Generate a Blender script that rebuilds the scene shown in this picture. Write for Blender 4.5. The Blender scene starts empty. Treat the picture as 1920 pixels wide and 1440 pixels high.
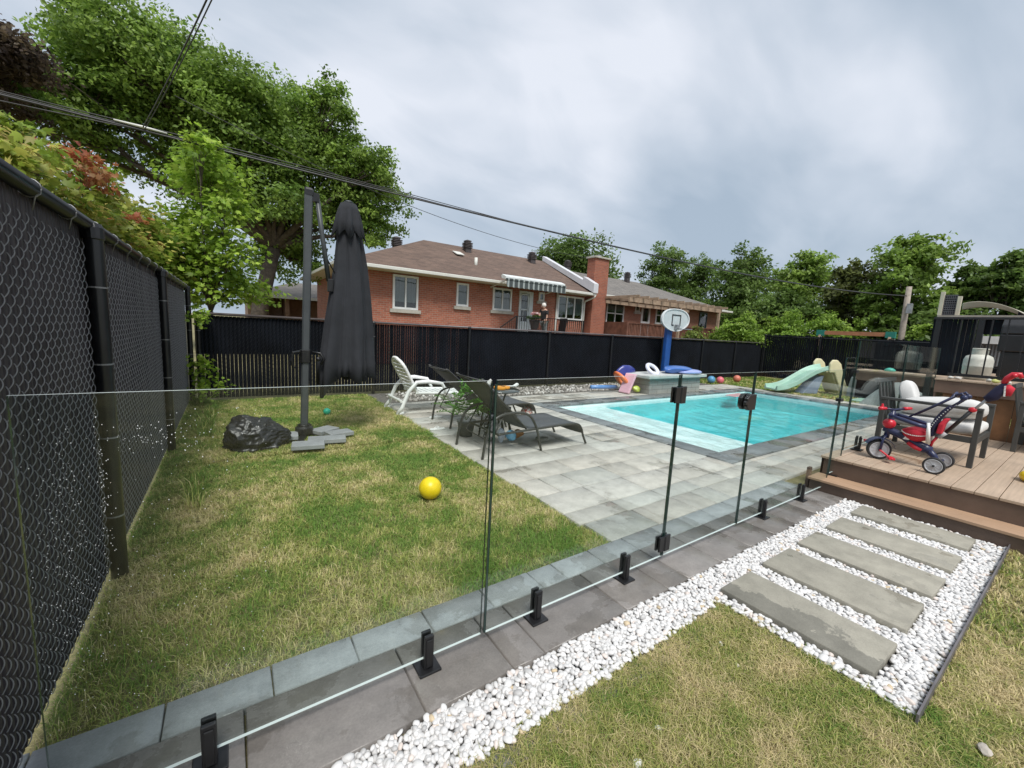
import bpy, bmesh, math, random
import numpy as np
from mathutils import Matrix, Vector
random.seed(7); rng = np.random.default_rng(11)
S = bpy.context.scene
COL = S.collection
PI = math.pi
# ------------------------------------------------------------------ camera
cam = bpy.data.objects.new('camera', bpy.data.cameras.new('camera')); COL.objects.link(cam)
def cam_matrix(p=.13279, r=-.0539316, y=.606042):
    fw = Vector((math.sin(y)*math.cos(p), math.cos(y)*math.cos(p), -math.sin(p)))
    rt = Vector((math.cos(y), -math.sin(y), 0)); dn = fw.cross(rt)
    r2 = rt*math.cos(r)+dn*math.sin(r); d2 = dn*math.cos(r)-rt*math.sin(r)
    m = Matrix.Identity(4)
    for i in range(3):
        m[i][0] = r2[i]; m[i][1] = -d2[i]; m[i][2] = -fw[i]
    return m
m = cam_matrix(); m.translation = Vector((0, 0, 1.5)); cam.matrix_world = m
cam.data.sensor_width = 36; cam.data.lens = 765.9/1920*36
cam.data.clip_start = .05; cam.data.clip_end = 1500
S.camera = cam
S.render.resolution_x = 1024; S.render.resolution_y = 768
# ------------------------------------------------------------------ world, sun, exposure
W = bpy.data.worlds.new('World'); S.world = W; W.use_nodes = True
nt = W.node_tree; N = nt.nodes; L = nt.links
for n in list(N): N.remove(n)
SUN_EL = math.radians(58); SUN_AZ = math.radians(200)   # azimuth clockwise from +Y
out = N.new('ShaderNodeOutputWorld'); bg = N.new('ShaderNodeBackground')
sky = N.new('ShaderNodeTexSky'); sky.sky_type = 'NISHITA'; sky.sun_disc = False
sky.sun_elevation = SUN_EL; sky.sun_rotation = SUN_AZ; sky.dust_density = 2.0
tc = N.new('ShaderNodeTexCoord'); sep = N.new('ShaderNodeSeparateXYZ')
L.new(tc.outputs['Generated'], sep.inputs[0])
def mth(op, a, b=None, nodes=None, links=None):
    nodes = N if nodes is None else nodes; links = L if links is None else links
    n = nodes.new('ShaderNodeMath'); n.operation = op
    for i, q in enumerate((a, b)):
        if q is None: continue
        if isinstance(q, (int, float)): n.inputs[i].default_value = q
        else: links.new(q, n.inputs[i])
    return n.outputs[0]
zc = mth('ADD', mth('MAXIMUM', sep.outputs[2], 0.0), 0.55)
cmb = N.new('ShaderNodeCombineXYZ')
L.new(mth('DIVIDE', sep.outputs[0], zc), cmb.inputs[0]); L.new(mth('DIVIDE', sep.outputs[1], zc), cmb.inputs[1])
def cloud(scale, detail, rough, dist, off):
    mp = N.new('ShaderNodeMapping'); mp.inputs['Location'].default_value = off
    mp.inputs['Rotation'].default_value = (0, 0, .5); mp.inputs['Scale'].default_value = (1, 1.7, 1)
    n = N.new('ShaderNodeTexNoise'); n.inputs['Scale'].default_value = scale
    n.inputs['Detail'].default_value = detail; n.inputs['Roughness'].default_value = rough
    n.inputs['Distortion'].default_value = dist
    L.new(cmb.outputs[0], mp.inputs[0]); L.new(mp.outputs[0], n.inputs['Vector'])
    return n.outputs['Fac']
c1 = cloud(1.15, 4, .45, .4, (3.1, .6, 0)); c2 = cloud(3.2, 5, .5, .4, (5, 2, 1))
cf = mth('ADD', mth('MULTIPLY', c1, .74), mth('MULTIPLY', c2, .26))
rmp = N.new('ShaderNodeValToRGB'); L.new(cf, rmp.inputs[0])
e = rmp.color_ramp.elements
e[0].position = .38; e[0].color = (2.55, 3.1, 3.75, 1)
e[1].position = .60; e[1].color = (5.1, 5.35, 5.85, 1)
k = e.new(.49); k.color = (3.6, 4.05, 4.65, 1)
mix = N.new('ShaderNodeMixRGB'); mix.inputs[0].default_value = .93
L.new(sky.outputs[0], mix.inputs[1]); L.new(rmp.outputs[0], mix.inputs[2])
L.new(mix.outputs[0], bg.inputs[0]); bg.inputs[1].default_value = .103
L.new(bg.outputs[0], out.inputs[0])
sd = bpy.data.lights.new('sun', 'SUN'); sd.energy = 2.3; sd.angle = math.radians(22); sd.color = (1, .97, .92)
sun = bpy.data.objects.new('sun', sd); COL.objects.link(sun)
sv = Vector((math.sin(SUN_AZ)*math.cos(SUN_EL), math.cos(SUN_AZ)*math.cos(SUN_EL), math.sin(SUN_EL)))
sun.rotation_euler = sv.to_track_quat('Z', 'Y').to_euler(); sun.location = (0, 0, 30)
S.view_settings.view_transform = 'Standard'; S.view_settings.look = 'None'
S.view_settings.exposure = .68; S.view_settings.gamma = 1
S.cycles.max_bounces = 10; S.cycles.transparent_max_bounces = 24
S.cycles.caustics_reflective = False; S.cycles.caustics_refractive = False
# ------------------------------------------------------------------ materials
MT = {}
def nodes_of(m):
    m.use_nodes = True; t = m.node_tree
    return t, t.nodes, t.links, t.nodes['Principled BSDF']
def ramp(n, l, fac, stops):
    r = n.new('ShaderNodeValToRGB'); l.new(fac, r.inputs[0]); e = r.color_ramp.elements
    while len(e) > 1: e.remove(e[0])
    e[0].position = stops[0][0]; e[0].color = (*stops[0][1], 1)
    for p, c in stops[1:]:
        q = e.new(p); q.color = (*c, 1)
    return r.outputs[0]
def noise(n, l, scale, detail=4, rough=.55, vec=None, dist=0):
    t = n.new('ShaderNodeTexNoise'); t.inputs['Scale'].default_value = scale
    t.inputs['Detail'].default_value = detail; t.inputs['Roughness'].default_value = rough
    t.inputs['Distortion'].default_value = dist
    if vec is None:
        c = n.new('ShaderNodeTexCoord'); vec = c.outputs['Object']
    l.new(vec, t.inputs['Vector']); return t.outputs['Fac']
def bump(n, l, bsdf, h, strength, dist=.01):
    b = n.new('ShaderNodeBump'); b.inputs['Strength'].default_value = strength; b.inputs['Distance'].default_value = dist
    l.new(h, b.inputs['Height']); l.new(b.outputs[0], bsdf.inputs['Normal'])
def pm(name, col, rough=.5, var=.12, scale=6, bmp=0, bscale=60, metal=0, spec=.5, sheen=0, col2=None):
    """procedural material: base colour broken up by two scales of noise, optional bump"""
    if name in MT: return MT[name]
    m = bpy.data.materials.new(name); t, n, l, b = nodes_of(m)
    f = noise(n, l, scale, 6, .6)
    lo = tuple(max(0, c*(1-var*1.6)) for c in col); hi = tuple(min(1, c*(1+var*1.6)) for c in (col2 or col))
    l.new(ramp(n, l, f, [(.3, lo), (.7, hi)]), b.inputs['Base Color'])
    b.inputs['Roughness'].default_value = rough; b.inputs['Metallic'].default_value = metal
    b.inputs['Specular IOR Level'].default_value = spec
    if bmp: bump(n, l, b, noise(n, l, bscale, 5, .6), bmp, .004)
    MT[name] = m; return m
def attr_mat(name, rough=.6, transl=0., bmp=0, bscale=80, spec=.3, var=0):
    """colour comes from the mesh's own colour attribute (natural variation between pieces)"""
    if name in MT: return MT[name]
    m = bpy.data.materials.new(name); t, n, l, b = nodes_of(m)
    a = n.new('ShaderNodeAttribute'); a.attribute_name = 'col'
    src = a.outputs['Color']
    if var:
        f = noise(n, l, bscale*.25, 6, .65)
        mx = n.new('ShaderNodeMixRGB'); mx.blend_type = 'MULTIPLY'; mx.inputs[0].default_value = 1
        l.new(src, mx.inputs[1]); l.new(ramp(n, l, f, [(.25, (1-var,)*3), (.75, (1+var*.3,)*3)]), mx.inputs[2]); src = mx.outputs[0]
    l.new(src, b.inputs['Base Color']); b.inputs['Roughness'].default_value = rough
    b.inputs['Specular IOR Level'].default_value = spec
    if bmp: bump(n, l, b, noise(n, l, bscale, 5, .6), bmp, .004)
    if transl:
        tr = n.new('ShaderNodeBsdfTranslucent'); l.new(src, tr.inputs[0])
        ms = n.new('ShaderNodeMixShader'); ms.inputs[0].default_value = transl
        l.new(b.outputs[0], ms.inputs[1]); l.new(tr.outputs[0], ms.inputs[2])
        l.new(ms.outputs[0], n['Material Output'].inputs[0])
    MT[name] = m; return m
def glass_mat(name, tint, boost=1.0, rough=.0):
    if name in MT: return MT[name]
    m = bpy.data.materials.new(name); t, n, l, b = nodes_of(m); n.remove(b)
    tr = n.new('ShaderNodeBsdfTransparent'); tr.inputs[0].default_value = (*tint, 1)
    g = n.new('ShaderNodeBsdfGlossy'); g.inputs['Roughness'].default_value = rough; g.inputs[0].default_value = (.95, 1, .98, 1)
    f = schlick(n, l, .028, None, .3)
    ms = n.new('ShaderNodeMixShader'); l.new(f, ms.inputs[0]); l.new(tr.outputs[0], ms.inputs[1]); l.new(g.outputs[0], ms.inputs[2])
    l.new(ms.outputs[0], n['Material Output'].inputs[0]); MT[name] = m; return m
def brick_mat(name, c1, c2, mortar, sx=.21, sz=.075, rough=.85, slope=1.0, msize=.008, bmp=.5):
    if name in MT: return MT[name]
    m = bpy.data.materials.new(name); t, n, l, b = nodes_of(m)
    c = n.new('ShaderNodeTexCoord'); s = n.new('ShaderNodeSeparateXYZ'); l.new(c.outputs['Object'], s.inputs[0])
    q = n.new('ShaderNodeCombineXYZ')
    l.new(mth('ADD', s.outputs[0], s.outputs[1], n, l), q.inputs[0]); l.new(mth('MULTIPLY', s.outputs[2], slope, n, l), q.inputs[1])
    br = n.new('ShaderNodeTexBrick'); l.new(q.outputs[0], br.inputs['Vector'])
    br.inputs['Scale'].default_value = 1; br.inputs['Brick Width'].default_value = sx; br.inputs['Row Height'].default_value = sz
    br.inputs['Mortar Size'].default_value = msize; br.inputs['Color1'].default_value = (*c1, 1); br.inputs['Color2'].default_value = (*c2, 1)
    br.inputs['Mortar'].default_value = (*mortar, 1); br.inputs['Bias'].default_value = 0
    f = noise(n, l, 1.3, 7, .65); mx = n.new('ShaderNodeMixRGB'); mx.blend_type = 'MULTIPLY'; mx.inputs[0].default_value = 1
    l.new(br.outputs['Color'], mx.inputs[1]); l.new(ramp(n, l, f, [(.3, (.78, .78, .78)), (.7, (1.1, 1.08, 1.05))]), mx.inputs[2])
    l.new(mx.outputs[0], b.inputs['Base Color']); b.inputs['Roughness'].default_value = rough
    bp = n.new('ShaderNodeBump'); bp.inputs['Strength'].default_value = bmp; bp.inputs['Distance'].default_value = .01; bp.invert = True
    l.new(br.outputs['Fac'], bp.inputs['Height']); l.new(bp.outputs[0], b.inputs['Normal'])
    MT[name] = m; return m
# ------------------------------------------------------------------ mesh helpers
def schlick(n, l, f0=.04, normal=None, gain=1.0):
    lw = n.new('ShaderNodeLayerWeight'); lw.inputs['Blend'].default_value = .5
    if normal is not None: l.new(normal, lw.inputs['Normal'])
    p = mth('POWER', lw.outputs['Facing'], 5.0, n, l)
    return mth('ADD', mth('MULTIPLY', p, (1-f0)*gain, n, l), f0, n, l)
class MB:
    def __init__(s): s.v = []; s.f = []; s.mi = []; s.m = 0
    def add(s, v, f):
        o = len(s.v); s.v += [tuple(p) for p in v]; s.f += [tuple(i+o for i in q) for q in f]; s.mi += [s.m]*len(f); return s
    def box(s, x0, y0, z0, x1, y1, z1):
        v = [(x, y, z) for z in (z0, z1) for y in (y0, y1) for x in (x0, x1)]
        return s.add(v, [(0, 2, 3, 1), (4, 5, 7, 6), (0, 1, 5, 4), (2, 6, 7, 3), (0, 4, 6, 2), (1, 3, 7, 5)])
    def obox(s, c, size, rot=None, taper=1):
        R = rot or Matrix.Identity(3); x, y, z = [q/2 for q in size]
        v = [Vector(c)+R@Vector((a*x*(taper if d > 0 else 1), b*y*(taper if d > 0 else 1), d*z)) for d in (-1, 1) for b in (-1, 1) for a in (-1, 1)]
        return s.add(v, [(0, 2, 3, 1), (4, 5, 7, 6), (0, 1, 5, 4), (2, 6, 7, 3), (0, 4, 6, 2), (1, 3, 7, 5)])
    def beam(s, a, b, w, h, up=(0, 0, 1)):
        a = Vector(a); b = Vector(b); d = (b-a); ln = d.length; d.normalize(); u = Vector(up)
        x = d.cross(u)
        if x.length < 1e-4: x = d.cross(Vector((1, 0, 0)))
        x.normalize(); z = x.cross(d)
        R = Matrix((x, d, z)).transposed()
        return s.obox((a+b)/2, (w, ln, h), R)
    def tube(s, pts, r, n=8, cap=True, sq=None):
        pts = [Vector(p) for p in pts]; rs = r if isinstance(r, (list, tuple)) else [r]*len(pts)
        V = []; prev = None
        for i, p in enumerate(pts):
            d = (pts[min(i+1, len(pts)-1)]-pts[max(i-1, 0)])
            if d.length < 1e-9: d = Vector((0, 0, 1))
            d.normalize()
            if prev is None:
                a = d.cross(Vector((0, 0, 1)))
                if a.length < .05: a = d.cross(Vector((1, 0, 0)))
            else: a = prev-d*prev.dot(d)
            a.normalize(); prev = a; b = d.cross(a)
            for k in range(n):
                t = 2*PI*(k+.5)/n
                V.append(p+(a*math.cos(t)+b*math.sin(t))*rs[i])
        F = [(i*n+k, i*n+(k+1) % n, (i+1)*n+(k+1) % n, (i+1)*n+k) for i in range(len(pts)-1) for k in range(n)]
        if cap: F += [tuple(reversed(range(n))), tuple(range((len(pts)-1)*n, len(pts)*n))]
        return s.add(V, F)
    def lathe(s, prof, c=(0, 0, 0), n=24, rot=None, cap=True):
        R = rot or Matrix.Identity(3); c = Vector(c); V = []
        for r, z in prof:
            for k in range(n): V.append(c+R@Vector((r*math.cos(2*PI*k/n), r*math.sin(2*PI*k/n), z)))
        F = [(i*n+k, i*n+(k+1) % n, (i+1)*n+(k+1) % n, (i+1)*n+k) for i in range(len(prof)-1) for k in range(n)]
        if cap and prof[0][0] > 1e-5: F.append(tuple(reversed(range(n))))
        if cap and prof[-1][0] > 1e-5: F.append(tuple(range((len(prof)-1)*n, len(prof)*n)))
        return s.add(V, F)
    def sph(s, c, r, n=20, m=12, rot=None):
        r = (r, r, r) if isinstance(r, (int, float)) else r
        R = rot or Matrix.Identity(3); V = []; c = Vector(c)
        for i in range(m+1):
            a = -PI/2+PI*i/m; q = max(math.cos(a), 1e-4)
            for k in range(n): V.append(c+R@Vector((r[0]*q*math.cos(2*PI*k/n), r[1]*q*math.sin(2*PI*k/n), r[2]*math.sin(a))))
        F = [(i*n+k, i*n+(k+1) % n, (i+1)*n+(k+1) % n, (i+1)*n+k) for i in range(m) for k in range(n)]
        return s.add(V, F)
    def prism(s, poly, d, org=(0, 0, 0), ax=((1, 0, 0), (0, 0, 1)), nrm=(0, 1, 0)):
        """poly in 2D (axes ax), thickness d along nrm"""
        o = Vector(org); a, b = Vector(ax[0]), Vector(ax[1]); nn = Vector(nrm)*d; k = len(poly)
        V = [o+a*p[0]+b*p[1] for p in poly]+[o+a*p[0]+b*p[1]+nn for p in poly]
        F = [tuple(range(k)), tuple(reversed(range(k, 2*k)))]+[(i, i+k, (i+1) % k+k, (i+1) % k) for i in range(k)]
        return s.add(V, F)
    def loft(s, rings, close=True, cap=True):
        n = len(rings[0]); V = [p for r in rings for p in r]; m = n if close else n-1
        F = [(i*n+k, i*n+(k+1) % n, (i+1)*n+(k+1) % n, (i+1)*n+k) for i in range(len(rings)-1) for k in range(m)]
        if cap and close: F += [tuple(reversed(range(n))), tuple(range((len(rings)-1)*n, len(rings)*n))]
        return s.add(V, F)
ROOT = {}
def props(o, label=None, cat=None, group=None, kind=None):
    for k, q in (('label', label), ('category', cat), ('group', group), ('kind', kind)):
        if q: o[k] = q
    return o
def thing(name, label, cat, loc=(0, 0, 0), rz=0, group=None, kind=None):
    o = bpy.data.objects.new(name, None); COL.objects.link(o); o.empty_display_size = .1
    o.location = loc; o.rotation_euler = (0, 0, rz); ROOT[o.name] = Matrix.Translation(loc)@Matrix.Rotation(rz, 4, 'Z')
    return props(o, label, cat, group, kind)
def finish(o, mats, smooth=False, bev=0, solid=0, sub=0):
    me = o.data
    for q in (mats if isinstance(mats, (list, tuple)) else [mats]): me.materials.append(q)
    if smooth: me.polygons.foreach_set('use_smooth', [True]*len(me.polygons))
    if solid: q = o.modifiers.new('thick', 'SOLIDIFY'); q.thickness = solid; q.offset = 0
    if bev: q = o.modifiers.new('bev', 'BEVEL'); q.width = bev; q.segments = 2; q.limit_method = 'ANGLE'
    if sub: q = o.modifiers.new('sub', 'SUBSURF'); q.levels = sub; q.render_levels = sub
def part(name, mb, mats, parent=None, smooth=False, bev=0, solid=0, sub=0, label=None, org=None, local=False, fix=True):
    """link the collected shapes as ONE object; vertices are given in world space"""
    me = bpy.data.meshes.new(name); v = mb.v; M = Matrix.Identity(4)
    if parent is not None: M = ROOT.get(parent.name, M)
    elif org is not None: M = Matrix.Translation(org)
    if not local and M != Matrix.Identity(4):
        I = M.inverted(); v = [tuple(I@Vector(p)) for p in v]
    me.from_pydata(v, [], mb.f)
    if mb.mi and max(mb.mi) > 0: me.polygons.foreach_set('material_index', mb.mi)
    if fix:
        b = bmesh.new(); b.from_mesh(me); bmesh.ops.recalc_face_normals(b, faces=b.faces); b.to_mesh(me); b.free()
    me.update()
    o = bpy.data.objects.new(name, me); COL.objects.link(o)
    if parent is not None: o.parent = parent
    elif org is not None: o.location = org
    ROOT[o.name] = M
    finish(o, mats, smooth, bev, solid, sub)
    if label: o['label'] = label
    return o
def sub(k, par, root):
    """hang a sub-part built in world space under a part of a thing"""
    I = ROOT[root.name].inverted(); k.data.transform(I); k.parent = par; ROOT[k.name] = ROOT[root.name]; return k
def single(name, mb, mats, label, cat, org=(0, 0, 0), group=None, kind=None, **kw):
    return props(part(name, mb, mats, None, org=org, **kw), label, cat, group, kind)
def struct(name, mb, mats, **kw):
    o = part(name, mb, mats, None, **kw); o['kind'] = 'structure'; return o
def dup(root, loc, rz=0, label=None, group=None):
    r = root.copy(); COL.objects.link(r); r.location = loc; r.rotation_euler = (0, 0, rz)
    if label: r['label'] = label
    if group: r['group'] = group
    for ch in list(root.children):
        c = ch.copy(); COL.objects.link(c); c.parent = r
        for g in list(ch.children):
            d = g.copy(); COL.objects.link(d); d.parent = c
    return r
def npmesh(name, V, F, mats, parent=None, col=None, smooth=False, org=None):
    """V (n,3) float, F list of (m,k) int arrays"""
    me = bpy.data.meshes.new(name); V = np.asarray(V, np.float32)
    M = Matrix.Identity(4)
    if parent is not None: M = ROOT.get(parent.name, M)
    elif org is not None: M = Matrix.Translation(org)
    if M != Matrix.Identity(4):
        I = np.array(M.inverted(), np.float32); V = V@I[:3, :3].T+I[:3, 3]
    me.vertices.add(len(V)); me.vertices.foreach_set('co', np.ascontiguousarray(V, np.float32).ravel())
    if not isinstance(F, list): F = [F]
    idx = np.concatenate([q.ravel() for q in F]).astype(np.int32)
    tot = np.concatenate([np.full(len(q), q.shape[1], np.int32) for q in F]); st = np.concatenate([[0], np.cumsum(tot)[:-1]]).astype(np.int32)
    me.loops.add(len(idx)); me.loops.foreach_set('vertex_index', idx)
    me.polygons.add(len(tot)); me.polygons.foreach_set('loop_start', st); me.polygons.foreach_set('loop_total', tot)
    if smooth: me.polygons.foreach_set('use_smooth', np.ones(len(tot), bool))
    me.update(calc_edges=True)
    if col is not None:
        a = me.color_attributes.new('col', 'FLOAT_COLOR', 'POINT')
        c = np.ones((len(V), 4), np.float32); c[:, :3] = col; a.data.foreach_set('color', c.ravel())
    o = bpy.data.objects.new(name, me); COL.objects.link(o)
    if parent is not None: o.parent = parent
    elif org is not None: o.location = org
    ROOT[o.name] = M; finish(o, mats); return o
def vnoise(x, y, scale, seed):
    r = np.random.default_rng(seed).random((64, 64)); x = np.asarray(x)*scale; y = np.asarray(y)*scale
    xi = np.floor(x).astype(int); yi = np.floor(y).astype(int); fx = x-xi; fy = y-yi
    fx = fx*fx*(3-2*fx); fy = fy*fy*(3-2*fy); g = lambda a, b: r[a % 64, b % 64]
    return (g(xi, yi)*(1-fx)+g(xi+1, yi)*fx)*(1-fy)+(g(xi, yi+1)*(1-fx)+g(xi+1, yi+1)*fx)*fy
def fbm(x, y, s, seed): return .5*vnoise(x, y, s, seed)+.3*vnoise(x, y, s*2.3, seed+1)+.2*vnoise(x, y, s*5.1, seed+2)
def rotm(ax, a): return Matrix.Rotation(a, 3, ax)
# ------------------------------------------------------------------ common materials
M_slate = pm('dark paver', (.12, .125, .135), .42, .25, 4, .25, 90)
M_black = pm('black metal', (.012, .012, .013), .35, .2, 8)
M_blackp = pm('black powder coat', (.009, .0095, .011), .28, .2, 8, .1, 200)
M_white = pm('white vinyl', (.72, .73, .72), .4, .06, 4)
M_whitepl = pm('white plastic', (.78, .79, .77), .4, .06, 5)
M_pane = pm('window glass', (.035, .042, .045), .08, .5, 1.2)
M_curtain = pm('curtain', (.20, .21, .20), .8, .06, 2)
M_brick = brick_mat('red brick', (.43, .145, .09), (.31, .098, .062), (.36, .26, .2))
M_brick2 = brick_mat('far red brick', (.42, .17, .11), (.34, .135, .09), (.34, .26, .2))
M_chim = brick_mat('chimney brick', (.37, .12, .07), (.28, .09, .055), (.28, .17, .13))
M_roof = brick_mat('brown shingle', (.175, .118, .092), (.115, .078, .062), (.07, .05, .042), .33, .1, .9, 2.4, .006, .4)
M_roof2 = brick_mat('grey shingle', (.20, .185, .17), (.15, .14, .13), (.10, .095, .09), .33, .1, .9, 2.4, .006, .4)
M_conc = pm('cast stone', (.42, .40, .35), .85, .12, 5, .3, 60)
M_alu = pm('cream aluminium', (.62, .62, .57), .45, .05, 3)
M_bark = pm('bark', (.085, .068, .052), .9, .3, 9, .8, 30)
M_leaf = attr_mat('foliage', .5, .48, spec=.35)
M_blade = attr_mat('grass blades', .6, .3, spec=.25)
M_pebble = attr_mat('white pebble', .5, 0, .12, 150, .4)
M_gal = pm('galvanised', (.35, .36, .37), .4, .15, 6, metal=.6)
M_brown = pm('composite fascia', (.115, .078, .058), .6, .15, 3, .25, 120)
def deck_mat(name, c, along):
    if name in MT: return MT[name]
    m = bpy.data.materials.new(name); t, n, l, b = nodes_of(m)
    c_ = n.new('ShaderNodeTexCoord'); mp = n.new('ShaderNodeMapping'); mp.inputs['Scale'].default_value = (2, 60, 60) if along == 'x' else (60, 2, 60)
    l.new(c_.outputs['Object'], mp.inputs[0]); g = noise(n, l, 1, 4, .6, mp.outputs[0]); f = noise(n, l, 2.2, 5, .6)
    f2 = mth('ADD', mth('MULTIPLY', g, .5, n, l), mth('MULTIPLY', f, .5, n, l), n, l)
    wet = ramp(n, l, noise(n, l, 1.7, 5, .6, None, .4), [(.63, (0, 0, 0)), (.66, (1, 1, 1))])
    dry = ramp(n, l, f2, [(.3, tuple(q*.72 for q in c)), (.7, tuple(q*1.22 for q in c))])
    mx = n.new('ShaderNodeMixRGB'); l.new(mth('MULTIPLY', wet, .45, n, l), mx.inputs[0]); l.new(dry, mx.inputs[1]); mx.inputs[2].default_value = (c[0]*.62, c[1]*.42, c[2]*.3, 1)
    l.new(mx.outputs[0], b.inputs['Base Color'])
    l.new(ramp(n, l, wet, [(0, (.62,)*3), (1, (.22,)*3)]), b.inputs['Roughness'])
    bump(n, l, b, g, .25, .002); MT[name] = m; return m
M_deck = deck_mat('composite deck board', (.41, .31, .225), 'x')
M_deckstep = deck_mat('composite step board', (.40, .26, .165), 'y')
# ------------------------------------------------------------------ ground, lawn, paving, pool, gravel
def ground_mat():
    m = bpy.data.materials.new('soil and turf'); t, n, l, b = nodes_of(m)
    f = noise(n, l, 1.6, 8, .65); g = noise(n, l, 45, 5, .7)
    h = mth('ADD', mth('MULTIPLY', f, .6, n, l), mth('MULTIPLY', g, .4, n, l), n, l)
    l.new(ramp(n, l, h, [(.36, (.10, .085, .05)), (.5, (.20, .18, .08)), (.62, (.34, .28, .15))]), b.inputs['Base Color'])
    b.inputs['Roughness'].default_value = .95; bump(n, l, b, g, .8, .02); return m
M_ground = ground_mat()
PX0, PX1, PY0, PY1 = 5.38, 13.25, 2.78, 6.30      # pool water rectangle
g = MB()
def gnd(x0, y0, x1, y1): g.add([(x0, y0, -.035), (x1, y0, -.035), (x1, y1, -.035), (x0, y1, -.035)], [(0, 1, 2, 3)])
gnd(-400, -400, 400, PY0-.1); gnd(-400, PY1+.1, 400, 900); gnd(-400, PY0-.1, PX0-.1, PY1+.1); gnd(PX1+.1, PY0-.1, 900, PY1+.1)
struct('ground', g, M_ground)
def slabs(rect_list, gap, z, th, colf, name, mat, bev=.004, jit=0):
    V = []; F = []; C = []
    for (x0, y0, x1, y1) in rect_list:
        dz = random.uniform(-jit, jit); c = colf((x0+x1)/2, (y0+y1)/2); h = gap/2; e = bev
        o = len(V)
        V += [(x0+h, y0+h, z-th), (x1-h, y0+h, z-th), (x1-h, y1-h, z-th), (x0+h, y1-h, z-th),
              (x0+h, y0+h, z-e+dz), (x1-h, y0+h, z-e+dz), (x1-h, y1-h, z-e+dz), (x0+h, y1-h, z-e+dz),
              (x0+h+e, y0+h+e, z+dz), (x1-h-e, y0+h+e, z+dz), (x1-h-e, y1-h-e, z+dz), (x0+h+e, y1-h-e, z+dz)]
        for k in range(4):
            F.append((o+k, o+(k+1) % 4, o+4+(k+1) % 4, o+4+k)); F.append((o+4+k, o+4+(k+1) % 4, o+8+(k+1) % 4, o+8+k))
        F.append((o+8, o+9, o+10, o+11)); C += [c]*12
    o = npmesh(name, V, np.array(F), mat, col=np.array(C)); return o
def stone_mat(name, wetamt, rough=.7, wscale=1.1, wpos=.52):
    m = attr_mat(name, rough, 0, 0)
    t, n, l, b = m.node_tree, m.node_tree.nodes, m.node_tree.links, m.node_tree.nodes['Principled BSDF']
    a = [q for q in n if q.type == 'ATTRIBUTE'][0]
    gp = n.new('ShaderNodeNewGeometry').outputs['Position']
    f = noise(n, l, 7, 7, .7, gp); fine = noise(n, l, 130, 3, .6, gp)
    mx = n.new('ShaderNodeMixRGB'); mx.blend_type = 'MULTIPLY'; mx.inputs[0].default_value = 1
    hh = mth('ADD', mth('MULTIPLY', f, .65, n, l), mth('MULTIPLY', fine, .35, n, l), n, l)
    l.new(a.outputs['Color'], mx.inputs[1]); l.new(ramp(n, l, hh, [(.35, (.74, .74, .73)), (.65, (1.15, 1.15, 1.13))]), mx.inputs[2])
    w = ramp(n, l, noise(n, l, wscale, 7, .6, gp, .15), [(wpos, (0, 0, 0)), (wpos+.02, (1, 1, 1))])
    m2 = n.new('ShaderNodeMixRGB'); m2.blend_type = 'MULTIPLY'; m2.inputs[2].default_value = (.62, .6, .56, 1)
    l.new(mth('MULTIPLY', w, wetamt, n, l), m2.inputs[0]); l.new(mx.outputs[0], m2.inputs[1]); l.new(m2.outputs[0], b.inputs['Base Color'])
    l.new(ramp(n, l, w, [(0, (rough,)*3), (1, (.2,)*3)]), b.inputs['Roughness']); bump(n, l, b, hh, .35, .004)
    return m
M_patio = stone_mat('patio stone', .5, .62, .8, .56); M_strip = stone_mat('wet slate paver', .5, .3, 1.6, .5)
M_cope = stone_mat('coping stone', .6, .45, 1.2, .5); M_step = stone_mat('stepping stone', .25, .75, 3.1, .58)
def wet_edge_stone():
    m = stone_mat('stepping stone with wet edge', 0, .75, 2, .9); t, n, l, b = m.node_tree, m.node_tree.nodes, m.node_tree.links, m.node_tree.nodes['Principled BSDF']
    src = b.inputs['Base Color'].links[0].from_socket; gp = n.new('ShaderNodeNewGeometry').outputs['Position']; q = n.new('ShaderNodeSeparateXYZ'); l.new(gp, q.inputs[0])
    e_ = mth('ADD', mth('MULTIPLY', mth('SUBTRACT', noise(n, l, 6, 7, .62, gp), .5, n, l), .55, n, l), mth('SUBTRACT', 2.555, q.outputs[0], n, l), n, l)
    w = ramp(n, l, e_, [(.0, (0, 0, 0)), (.012, (1, 1, 1))]); mx = n.new('ShaderNodeMixRGB'); mx.blend_type = 'MULTIPLY'; mx.inputs[2].default_value = (.62, .63, .64, 1)
    l.new(w, mx.inputs[0]); l.new(src, mx.inputs[1]); l.new(mx.outputs[0], b.inputs['Base Color']); return m
M_stepwet = wet_edge_stone()
# paver strip carrying the glass fence
xs = [-1.2, -.62, .0, .585, 1.0, 1.178, 1.76, 2.136, 2.344, 2.724, 3.13, 3.515, 3.9, 4.32, 4.7, 5.02]
sl = [(xs[i], 1.30, xs[i+1], 1.69) for i in range(len(xs)-1)]
def cstrip(x, y): q = random.uniform(.85, 1.15); return (.215*q, .20*q, .19*q)
o = slabs(sl, .006, .004, .06, cstrip, 'paver_path', M_strip, .005, .002); o['kind'] = 'structure'
# slate border band behind it
bx = [-1.2, -.6, -.25, .1, .43, .785, 1.14, 1.48, 1.67, 2.0, 2.35, 2.7, 3.05, 3.4, 3.75, 4.1, 4.45, 4.8, 5.0]
def cband(x, y): q = random.uniform(.85, 1.2); return (.31*q, .325*q, .335*q)
o = slabs([(bx[i], 1.69, bx[i+1], 1.87) for i in range(len(bx)-1)], .006, .002, .06, cband, 'border_band', M_cope, .004, .002); o['kind'] = 'structure'
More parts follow.
